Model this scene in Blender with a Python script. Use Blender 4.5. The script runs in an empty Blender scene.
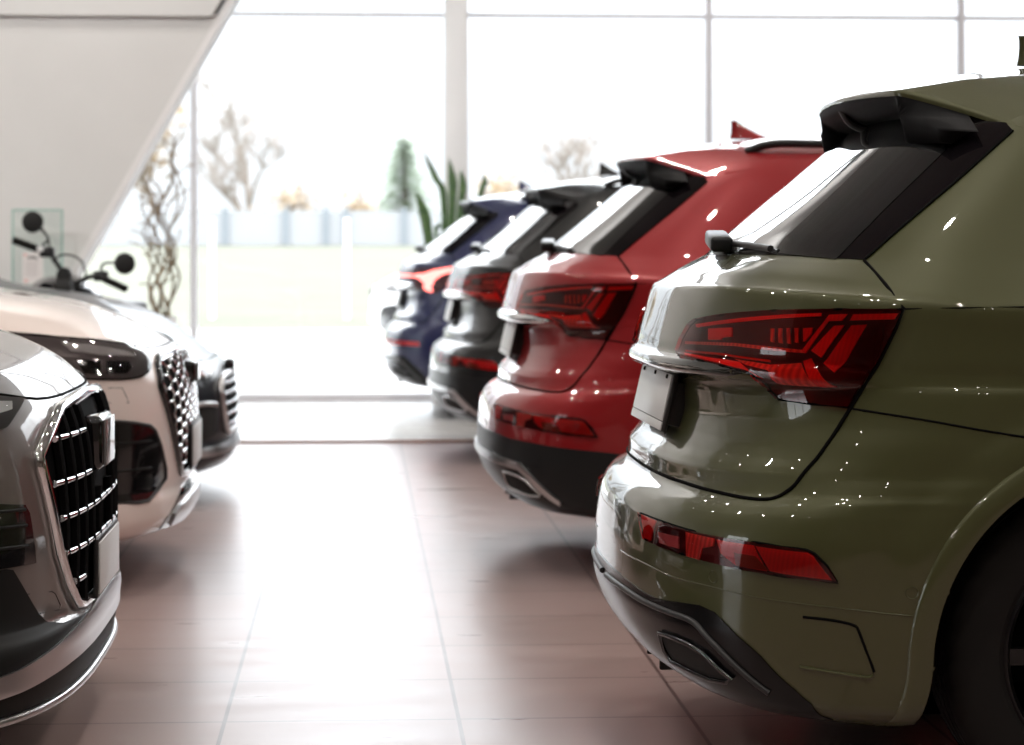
"""A car showroom in backlight: a row of parked cars either side of a tiled aisle that runs to a glass front."""
import bpy, bmesh, math, random
import numpy as np
from mathutils import Vector, Matrix
from mathutils.geometry import delaunay_2d_cdt

SC = bpy.context.scene
COL = SC.collection
R = math.radians

# ----------------------------------------------------------------- materials
def mat(name, color, rough=0.5, metal=0.0, coat=0.0, coat_rough=0.03, spec=0.5, emit=None, emit_s=0.0, sheen=0.0):
    m = bpy.data.materials.new(name)
    m.use_nodes = True
    p = m.node_tree.nodes['Principled BSDF']
    p.inputs['Base Color'].default_value = (*color, 1)
    p.inputs['Roughness'].default_value = rough
    p.inputs['Metallic'].default_value = metal
    p.inputs['Coat Weight'].default_value = coat
    p.inputs['Coat Roughness'].default_value = coat_rough
    p.inputs['Specular IOR Level'].default_value = spec
    if emit:
        p.inputs['Emission Color'].default_value = (*emit, 1)
        p.inputs['Emission Strength'].default_value = emit_s
    return m

def noise_mat(name, c1, c2, scale=6.0, rough=0.6, detail=4.0, bump=0.0, coords='Object', stretch=(1, 1, 1), lo=0.35, hi=0.65):
    m = mat(name, c1, rough)
    nt = m.node_tree
    p = nt.nodes['Principled BSDF']
    tc = nt.nodes.new('ShaderNodeTexCoord')
    mp = nt.nodes.new('ShaderNodeMapping')
    mp.inputs['Scale'].default_value = stretch
    nz = nt.nodes.new('ShaderNodeTexNoise')
    nz.inputs['Scale'].default_value = scale
    nz.inputs['Detail'].default_value = detail
    cr = nt.nodes.new('ShaderNodeValToRGB')
    cr.color_ramp.elements[0].position = lo
    cr.color_ramp.elements[0].color = (*c1, 1)
    cr.color_ramp.elements[1].position = hi
    cr.color_ramp.elements[1].color = (*c2, 1)
    nt.links.new(tc.outputs[coords], mp.inputs['Vector'])
    nt.links.new(mp.outputs['Vector'], nz.inputs['Vector'])
    nt.links.new(nz.outputs['Fac'], cr.inputs['Fac'])
    nt.links.new(cr.outputs['Color'], p.inputs['Base Color'])
    if bump:
        b = nt.nodes.new('ShaderNodeBump')
        b.inputs['Strength'].default_value = bump
        b.inputs['Distance'].default_value = 0.01
        nt.links.new(nz.outputs['Fac'], b.inputs['Height'])
        nt.links.new(b.outputs['Normal'], p.inputs['Normal'])
    return m

def clear_mat(name, tint, ior=1.45, rough=0.0, refl=1.0):
    """A thin clear or tinted sheet: what is behind shows through the tint, and the surface mirrors by Fresnel."""
    m = bpy.data.materials.new(name)
    m.use_nodes = True
    nt = m.node_tree
    nt.nodes.clear()
    out = nt.nodes.new('ShaderNodeOutputMaterial')
    mix = nt.nodes.new('ShaderNodeMixShader')
    tr = nt.nodes.new('ShaderNodeBsdfTransparent')
    gl = nt.nodes.new('ShaderNodeBsdfGlossy')
    fr = nt.nodes.new('ShaderNodeFresnel')
    fr.inputs['IOR'].default_value = ior
    tr.inputs['Color'].default_value = (*tint, 1)
    gl.inputs['Roughness'].default_value = rough
    gl.inputs['Color'].default_value = (refl, refl, refl, 1)
    nt.links.new(fr.outputs['Fac'], mix.inputs['Fac'])
    nt.links.new(tr.outputs['BSDF'], mix.inputs[1])
    nt.links.new(gl.outputs['BSDF'], mix.inputs[2])
    nt.links.new(mix.outputs['Shader'], out.inputs['Surface'])
    return m

# ----------------------------------------------------------------- objects
def tag(o, label=None, cat=None, group=None, kind=None):
    if label: o['label'] = label
    if cat: o['category'] = cat
    if group: o['group'] = group
    if kind: o['kind'] = kind
    return o

def empty(name, loc=(0, 0, 0), rz=0.0):
    o = bpy.data.objects.new(name, None)
    o.empty_display_size = 0.2
    COL.objects.link(o)
    o.location = loc
    o.rotation_euler = (0, 0, rz)
    return o

def link_mesh(name, me, m=None, parent=None):
    o = bpy.data.objects.new(name, me)
    COL.objects.link(o)
    if m is not None:
        for mm in (m if isinstance(m, (list, tuple)) else [m]):
            me.materials.append(mm)
    if parent is not None:
        o.parent = parent
    return o

def from_data(name, verts, faces, m=None, parent=None, smooth=True, normals=None, sharp_angle=None):
    me = bpy.data.meshes.new(name)
    me.from_pydata([tuple(v) for v in verts], [], [tuple(f) for f in faces])
    me.update()
    if smooth:
        me.polygons.foreach_set('use_smooth', [True] * len(me.polygons))
    if normals is not None:
        me.normals_split_custom_set_from_vertices([tuple(n) for n in normals])
    if sharp_angle is not None:
        me.set_sharp_from_angle(angle=R(sharp_angle))
    return link_mesh(name, me, m, parent)

def from_bm(name, bm, m=None, parent=None, smooth=True, sharp=35):
    me = bpy.data.meshes.new(name)
    bmesh.ops.recalc_face_normals(bm, faces=bm.faces)
    bm.to_mesh(me)
    bm.free()
    if smooth:
        me.polygons.foreach_set('use_smooth', [True] * len(me.polygons))
        me.set_sharp_from_angle(angle=R(sharp))
    return link_mesh(name, me, m, parent)

def add_box(bm, c, s, rot=None, bevel=0.0, seg=2):
    r = bmesh.ops.create_cube(bm, size=1.0)
    vs = r['verts']
    bmesh.ops.scale(bm, vec=s, verts=vs)
    if bevel > 0:
        es = {e for v in vs for e in v.link_edges}
        b = bmesh.ops.bevel(bm, geom=list(es), offset=bevel, segments=seg, affect='EDGES', profile=0.5)
        vs = list({v for f in b['faces'] for v in f.verts} | {v for v in vs if v.is_valid})
    if rot is not None:
        bmesh.ops.rotate(bm, cent=(0, 0, 0), matrix=rot, verts=vs)
    bmesh.ops.translate(bm, vec=c, verts=vs)
    return vs

def add_poly_prism(bm, pts, d):
    """Extrude a 3D polygon along d."""
    a = [bm.verts.new(p) for p in pts]
    b = [bm.verts.new(Vector(p) + Vector(d)) for p in pts]
    n = len(a)
    bm.faces.new(a)
    bm.faces.new(b[::-1])
    for i in range(n):
        bm.faces.new((a[i], b[i], b[(i + 1) % n], a[(i + 1) % n]))

def smooth_path(pts, n=6, closed=False):
    P = [Vector(p) for p in pts]
    out = []
    N = len(P)
    rng = range(N if closed else N - 1)
    for i in rng:
        p0 = P[(i - 1) % N] if closed or i > 0 else P[0] * 2 - P[1]
        p1, p2 = P[i], P[(i + 1) % N]
        p3 = P[(i + 2) % N] if closed or i + 2 < N else P[-1] * 2 - P[-2]
        for k in range(n):
            t = k / n
            out.append(0.5 * ((2 * p1) + (p2 - p0) * t + (2 * p0 - 5 * p1 + 4 * p2 - p3) * t * t + (3 * p1 - p0 - 3 * p2 + p3) * t ** 3))
    if not closed:
        out.append(P[-1])
    return out

def add_tube(bm, pts, rad, sides=8, closed=False, cap=True, flat=None):
    """Sweep a round (or flat=(normal-dir factor)) section along pts; rad is a number or one per point."""
    P = [Vector(p) for p in pts]
    n = len(P)
    rads = rad if isinstance(rad, (list, tuple)) else [rad] * n
    rings = []
    prev = None
    for i in range(n):
        if closed:
            t = P[(i + 1) % n] - P[i - 1]
        else:
            t = P[min(i + 1, n - 1)] - P[max(i - 1, 0)]
        if t.length < 1e-9:
            t = Vector((1, 0, 0))
        t.normalize()
        if prev is None:
            a = Vector((0, 0, 1)) if abs(t.z) < 0.9 else Vector((1, 0, 0))
            nrm = (a - t * a.dot(t)).normalized()
        else:
            nrm = (prev - t * prev.dot(t))
            nrm = nrm.normalized() if nrm.length > 1e-6 else prev
        prev = nrm
        b = t.cross(nrm)
        rings.append([bm.verts.new(P[i] + (nrm * math.cos(2 * math.pi * k / sides) * (flat or 1.0) + b * math.sin(2 * math.pi * k / sides)) * rads[i]) for k in range(sides)])
    for i in range(n if closed else n - 1):
        A, B = rings[i], rings[(i + 1) % n]
        for k in range(sides):
            bm.faces.new((A[k], A[(k + 1) % sides], B[(k + 1) % sides], B[k]))
    if cap and not closed:
        bm.faces.new(rings[0][::-1])
        bm.faces.new(rings[-1])

def add_lathe(bm, prof, axis='Y', c=(0, 0, 0), seg=48):
    """prof: list of (along-axis, radius); closed rings revolve round the axis."""
    rings = []
    for a, r in prof:
        ring = []
        for k in range(seg):
            th = 2 * math.pi * k / seg
            if axis == 'Y':
                p = (c[0] + r * math.cos(th), c[1] + a, c[2] + r * math.sin(th))
            elif axis == 'Z':
                p = (c[0] + r * math.cos(th), c[1] + r * math.sin(th), c[2] + a)
            else:
                p = (c[0] + a, c[1] + r * math.cos(th), c[2] + r * math.sin(th))
            ring.append(bm.verts.new(p))
        rings.append(ring)
    for A, B in zip(rings[:-1], rings[1:]):
        for k in range(seg):
            bm.faces.new((A[k], A[(k + 1) % seg], B[(k + 1) % seg], B[k]))
    return rings

# ----------------------------------------------------------------- car body surface
def pchip(x, y, xq):
    x = np.asarray(x, float); y = np.asarray(y, float); xq = np.asarray(xq, float)
    h = np.diff(x); d = np.diff(y) / h
    m = np.zeros_like(y)
    for i in range(1, len(x) - 1):
        if d[i - 1] * d[i] > 0:
            w1 = 2 * h[i] + h[i - 1]; w2 = h[i] + 2 * h[i - 1]
            m[i] = (w1 + w2) / (w1 / d[i - 1] + w2 / d[i])
    m[0] = d[0]; m[-1] = d[-1]
    i = np.clip(np.searchsorted(x, xq, side='right') - 1, 0, len(h) - 1)
    t = (xq - x[i]) / h[i]
    t = np.clip(t, 0, 1)
    return ((1 + 2 * t) * (1 - t) ** 2) * y[i] + (t * (1 - t) ** 2) * h[i] * m[i] + (t * t * (3 - 2 * t)) * y[i + 1] + (t * t * (t - 1)) * h[i] * m[i + 1]

U1, U2 = 0.40, 0.76

class Body:
    """A car shell: rows run round the car in plan (end centre -> corner -> flank -> other end), stacked from sill to roof.
    rows: (z at end centre, z on flank, x at end centre, x where the corner turns, half width); far: list of (z, x at far end, corner x)."""
    def __init__(self, rows, far, m=2.82, n=4.0, taper=(0.0, 0.0), step=0.013, nu=(64, 120, 36), arches=()):
        self.rows = np.array(rows, float)
        self.m, self.n = m, n
        self.taper = taper
        self.arches = arches
        r = self.rows
        d = np.sqrt(np.diff(r[:, 0]) ** 2 + np.diff(r[:, 2]) ** 2) + 0.35 * np.abs(np.diff(r[:, 4])) + 0.004
        self.vk = np.concatenate([[0], np.cumsum(d)])
        self.vmax = self.vk[-1]
        fz = np.array(far, float)
        self.kxf = pchip(fz[:, 0], fz[:, 1], r[:, 1])
        self.kxfc = pchip(fz[:, 0], fz[:, 2], r[:, 1])
        vs = []
        for a, b in zip(self.vk[:-1], self.vk[1:]):
            k = max(2, int(math.ceil((b - a) / step)))
            vs += list(a + (b - a) * np.arange(k) / k)
        vs.append(self.vmax)
        self.vs = np.array(vs)
        self.us = np.concatenate([np.linspace(0, U1, nu[0], endpoint=False), np.linspace(U1, U2, nu[1], endpoint=False), np.linspace(U2, 1, nu[2])])
        self.kf = 1 - 0.075 ** (1 / n) if False else (1 - (1 - 0.925 ** m) ** (1 / n))

    def params(self, v):
        r = self.rows
        f = lambda c: pchip(self.vk, c, v)
        return f(r[:, 0]), f(r[:, 1]), f(r[:, 2]), f(r[:, 3]), f(r[:, 4]), f(self.kxf), f(self.kxfc)

    def S(self, u, v):
        u, v = np.broadcast_arrays(np.asarray(u, float), np.asarray(v, float))
        zr, zs, xr, xc, W, xf, xfc = self.params(v)
        A = np.maximum((xc - xr) / self.kf, 0.02)
        Af = np.maximum((xf - xfc) / self.kf, 0.02)
        tot = (xf - xr) * 0.97
        sc = np.minimum(1.0, tot / (A + Af))
        A, Af = A * sc, Af * sc
        m, n = self.m, self.n
        t1 = np.clip(u / U1, 0, 1)
        g1 = t1 ** m
        y1 = W * np.clip(1 - np.clip(1 - g1, 0, 1) ** n, 0, 1) ** (1 / m)
        x1 = xr + A * g1
        t3 = np.clip((1 - u) / (1 - U2), 0, 1)
        g3 = t3 ** m
        y3 = W * np.clip(1 - np.clip(1 - g3, 0, 1) ** n, 0, 1) ** (1 / m)
        x3 = xf - Af * g3
        t2 = np.clip((u - U1) / (U2 - U1), 0, 1)
        x2 = (xr + A) * (1 - t2) + (xf - Af) * t2
        x = np.where(u < U1, x1, np.where(u < U2, x2, x3))
        y = np.where(u < U1, y1, np.where(u < U2, W, y3))
        b = np.clip((t1 - 0.35) / 0.6, 0, 1)
        b = b * b * (3 - 2 * b)
        z = zr + (zs - zr) * b
        # plan taper towards the far end
        k = np.clip((x - 1.6) / 3.2, 0, 1)
        y = y * (1 - self.taper[1] * k * k)
        for (ax, az, r1, r2, amp) in self.arches:
            rr = np.sqrt((x - ax) ** 2 + (z - az) ** 2)
            t = np.clip((r2 - rr) / (r2 - r1), 0, 1)
            y = y + amp * t * (2 - t) * np.clip((y - 0.6) / 0.2, 0, 1)
        return np.stack([x, y, z], -1)

    def N(self, u, v):
        e = 1e-4
        u = np.clip(np.asarray(u, float), 2e-4, 1 - 2e-4); v = np.clip(np.asarray(v, float), 2e-4, self.vmax - 2e-4)
        du = self.S(u + e, v) - self.S(u - e, v)
        dv = self.S(u, v + e) - self.S(u, v - e)
        n = np.cross(dv, du)
        l = np.linalg.norm(n, axis=-1, keepdims=True)
        return n / np.maximum(l, 1e-12)

    def v_at(self, z, col=0):
        zz = pchip(self.vk, self.rows[:, col], self.vs)
        return float(np.interp(z, zz, self.vs))

    def uv_side(self, x, z):
        v = self.v_at(z, 1)
        us = np.linspace(0.0, 1.0, 2001)
        xs = self.S(us, np.full_like(us, v))[:, 0]
        return (float(np.interp(x, xs, us)), v)

    def uv_rear(self, y, z):
        u = 0.2
        for _ in range(4):
            b = min(max((u / U1 - 0.35) / 0.6, 0), 1); b = b * b * (3 - 2 * b)
            zz = pchip(self.vk, self.rows[:, 0] * (1 - b) + self.rows[:, 1] * b, self.vs)
            v = float(np.interp(z, zz, self.vs))
            us = np.linspace(0, U1, 801)
            ys = self.S(us, np.full_like(us, v))[:, 1]
            u = float(np.interp(y, ys, us))
        return (u, v)

    def grid(self):
        U, V = np.meshgrid(self.us, self.vs)
        return U, V, self.S(U, V)

    def mesh(self, name, m, parent, cuts=(), under=None):
        """Both halves as one shell; cuts: (x, z, radius) wheel openings."""
        U, V, P = self.grid()
        nv, nu = U.shape
        verts, idx = [], {}
        def vid(i, j, s):
            if s < 0 and (j == 0 or j == nu - 1):
                s = 1
            k = (i, j, s)
            if k not in idx:
                idx[k] = len(verts)
                p = P[i, j]
                verts.append([p[0], p[1] * s if j not in (0, nu - 1) else 0.0, p[2]])
            return idx[k]
        faces, mi = [], []
        cz = 0.25 * (P[:-1, :-1] + P[1:, :-1] + P[:-1, 1:] + P[1:, 1:])
        drop = np.zeros(cz.shape[:2], bool)
        for (x, z, r) in cuts:
            dz = np.maximum(0, z - cz[..., 2])
            drop |= (np.sqrt((cz[..., 0] - x) ** 2 + (cz[..., 2] - z) ** 2) < r + 3.1 * dz * dz) & (cz[..., 1] > 0.55)
        for s in (1, -1):
            for i in range(nv - 1):
                for j in range(nu - 1):
                    if drop[i, j]:
                        continue
                    q = [vid(i, j, s), vid(i, j + 1, s), vid(i + 1, j + 1, s), vid(i + 1, j, s)]
                    if s > 0:
                        q = q[::-1]
                    q2 = []
                    for a in q:
                        if a not in q2:
                            q2.append(a)
                    if len(q2) >= 3:
                        faces.append(q2)
        nmain = len(faces)
        # close top and bottom
        top = [vid(nv - 1, j, 1) for j in range(nu)] + [vid(nv - 1, j, -1) for j in range(nu - 2, 0, -1)]
        bot = [vid(0, j, 1) for j in range(nu)] + [vid(0, j, -1) for j in range(nu - 2, 0, -1)]
        faces.append(top[::-1])
        faces.append(bot)
        o = from_data(name, verts, faces, m, parent)
        if under is not None:
            o.data.materials.append(under)
            o.data.polygons[len(faces) - 1].material_index = 1
        return o

# ------------------------------------------------------------- pieces that follow a body surface
def densify(uv, body, h, smooth=0):
    pts = [tuple(p) for p in uv]
    out = []
    n = len(pts)
    for i in range(n):
        a, b = pts[i], pts[(i + 1) % n]
        A = body.S(a[0], a[1]); B = body.S(b[0], b[1])
        k = max(1, int(math.ceil(np.linalg.norm(B - A) / h)))
        for t in range(k):
            out.append((a[0] + (b[0] - a[0]) * t / k, a[1] + (b[1] - a[1]) * t / k))
    return out

def in_poly(px, py, poly):
    c = np.zeros(px.shape, bool)
    n = len(poly)
    for i in range(n):
        x0, y0 = poly[i]; x1, y1 = poly[(i + 1) % n]
        cond = ((y0 > py) != (y1 > py))
        with np.errstate(divide='ignore', invalid='ignore'):
            xi = (x1 - x0) * (py - y0) / ((y1 - y0) if y1 != y0 else 1e-12) + x0
        c ^= cond & (px < xi)
    return c

def poly_round(uv, n=3, k=0.25):
    """Cut the corners of a closed outline (Chaikin)."""
    P = [np.array(p) for p in uv]
    for _ in range(n):
        Q = []
        for i in range(len(P)):
            a, b = P[i], P[(i + 1) % len(P)]
            Q += [a * (1 - k) + b * k, a * k + b * (1 - k)]
        P = Q
    return [tuple(p) for p in P]

def patch(name, body, uv, off, m, parent, sides=(1,), thick=0.003, h=0.012, holes=(), grid_from=None, mirror_center=False, edge=0.0):
    """A sheet cut to an outline given on the body surface, raised off it, with closed edges.
    mirror_center: outline runs from the centre line back to it and the sheet is mirrored across y=0."""
    ring = densify(uv, body, h)
    # even out the metric of the parameter plane round the patch
    c = np.mean(np.array(ring), axis=0)
    e = 1e-3
    su = np.linalg.norm(body.S(min(c[0] + e, 1), c[1]) - body.S(max(c[0] - e, 0), c[1])) / (2 * e)
    sv = np.linalg.norm(body.S(c[0], c[1] + e) - body.S(c[0], c[1] - e)) / (2 * e)
    ru = np.array([p[0] for p in ring]); rv = np.array([p[1] for p in ring])
    U, V = np.meshgrid(body.us, body.vs)
    sel = (U > ru.min()) & (U < ru.max()) & (V > rv.min()) & (V < rv.max())
    gu, gv = U[sel], V[sel]
    keep = in_poly(gu, gv, ring)
    gu, gv = gu[keep], gv[keep]
    # stay clear of the rim
    rx = np.array(ring) * (su, sv)
    if len(gu):
        gx = np.stack([gu * su, gv * sv], -1)
        ok = np.ones(len(gx), bool)
        a = rx; b = np.roll(rx, -1, 0)
        for k in range(len(a)):
            ab = b[k] - a[k]; L = max((ab ** 2).sum(), 1e-12)
            t = np.clip(((gx - a[k]) @ ab) / L, 0, 1)
            dd = gx - (a[k] + t[:, None] * ab)
            ok &= (dd ** 2).sum(-1) > (0.0035) ** 2
        gu, gv = gu[ok], gv[ok]
    allp = [Vector((p[0] * su, p[1] * sv)) for p in ring] + [Vector((x * su, y * sv)) for x, y in zip(gu, gv)]
    nr = len(ring)
    edges = [(i, (i + 1) % nr) for i in range(nr)]
    res = delaunay_2d_cdt(allp, edges, [], 1, 1e-6)
    pv = np.array([(p.x / su, p.y / sv) for p in res[0]])
    tris = [tuple(t) for t in res[2]]
    Pb = body.S(pv[:, 0], pv[:, 1]); Nb = body.N(pv[:, 0], pv[:, 1])
    # boundary edges from the triangles
    cnt = {}
    for t in tris:
        for k in range(len(t)):
            a, b = t[k], t[(k + 1) % len(t)]
            cnt[(a, b)] = cnt.get((a, b), 0) + 1
    bnd = [(a, b) for (a, b) in cnt if (b, a) not in cnt]
    if mirror_center:
        bnd = [(a, b) for a, b in bnd if not (pv[a, 0] < 1e-5 and pv[b, 0] < 1e-5) and not (pv[a, 0] > 1 - 1e-5 and pv[b, 0] > 1 - 1e-5)]
    verts, normals, faces = [], [], []
    # orientation
    t0 = tris[len(tris) // 2]
    fn = np.cross(Pb[t0[1]] - Pb[t0[0]], Pb[t0[2]] - Pb[t0[0]])
    flip0 = np.dot(fn, Nb[t0[0]]) < 0
    for s in sides:
        base = len(verts)
        M = np.array([1, s, 1])
        T = (Pb + Nb * off) * M
        if mirror_center:
            T[(pv[:, 0] < 1e-5) | (pv[:, 0] > 1 - 1e-5), 1] = 0
        verts += list(T); normals += list(Nb * M)
        fl = flip0 ^ (s < 0)
        for t in tris:
            q = [base + i for i in t]
            faces.append(q[::-1] if fl else q)
        for a, b in bnd:
            k = len(verts)
            d = Pb[b] - Pb[a]
            o = np.cross(d, Nb[a])
            l = np.linalg.norm(o)
            o = o / l if l > 1e-12 else Nb[a]
            if flip0:
                o = -o
            ta, tb = Pb[a] + Nb[a] * off, Pb[b] + Nb[b] * off
            la, lb = Pb[a] + Nb[a] * (off - thick), Pb[b] + Nb[b] * (off - thick)
            verts += [ta * M, tb * M, lb * M, la * M]
            normals += [o * M] * 4
            q = [k, k + 3, k + 2, k + 1]
            faces.append(q[::-1] if fl else q)
    return from_data(name, verts, faces, m, parent, normals=normals)

def path_on(body, uv, off=0.0, s=1, h=0.015, closed=False, smooth=True):
    P = [Vector((a, b, 0)) for a, b in uv]
    if smooth and len(P) > 2:
        P = smooth_path(P, 6, closed)
    pts = []
    for p in P:
        q = body.S(p.x, p.y) + body.N(p.x, p.y) * off
        pts.append((q[0], q[1] * s, q[2]))
    return pts

def seam(name, body, uv, rad, m, parent, sides=(1,), off=0.0, closed=False, smooth=True, sec=8, flat=None):
    o = None
    for s in sides:
        bm = bmesh.new()
        add_tube(bm, path_on(body, uv, off, s, closed=closed, smooth=smooth), rad, sec, closed=closed, flat=flat)
        o = from_bm(name, bm, m, parent, sharp=80)
    return o

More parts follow.
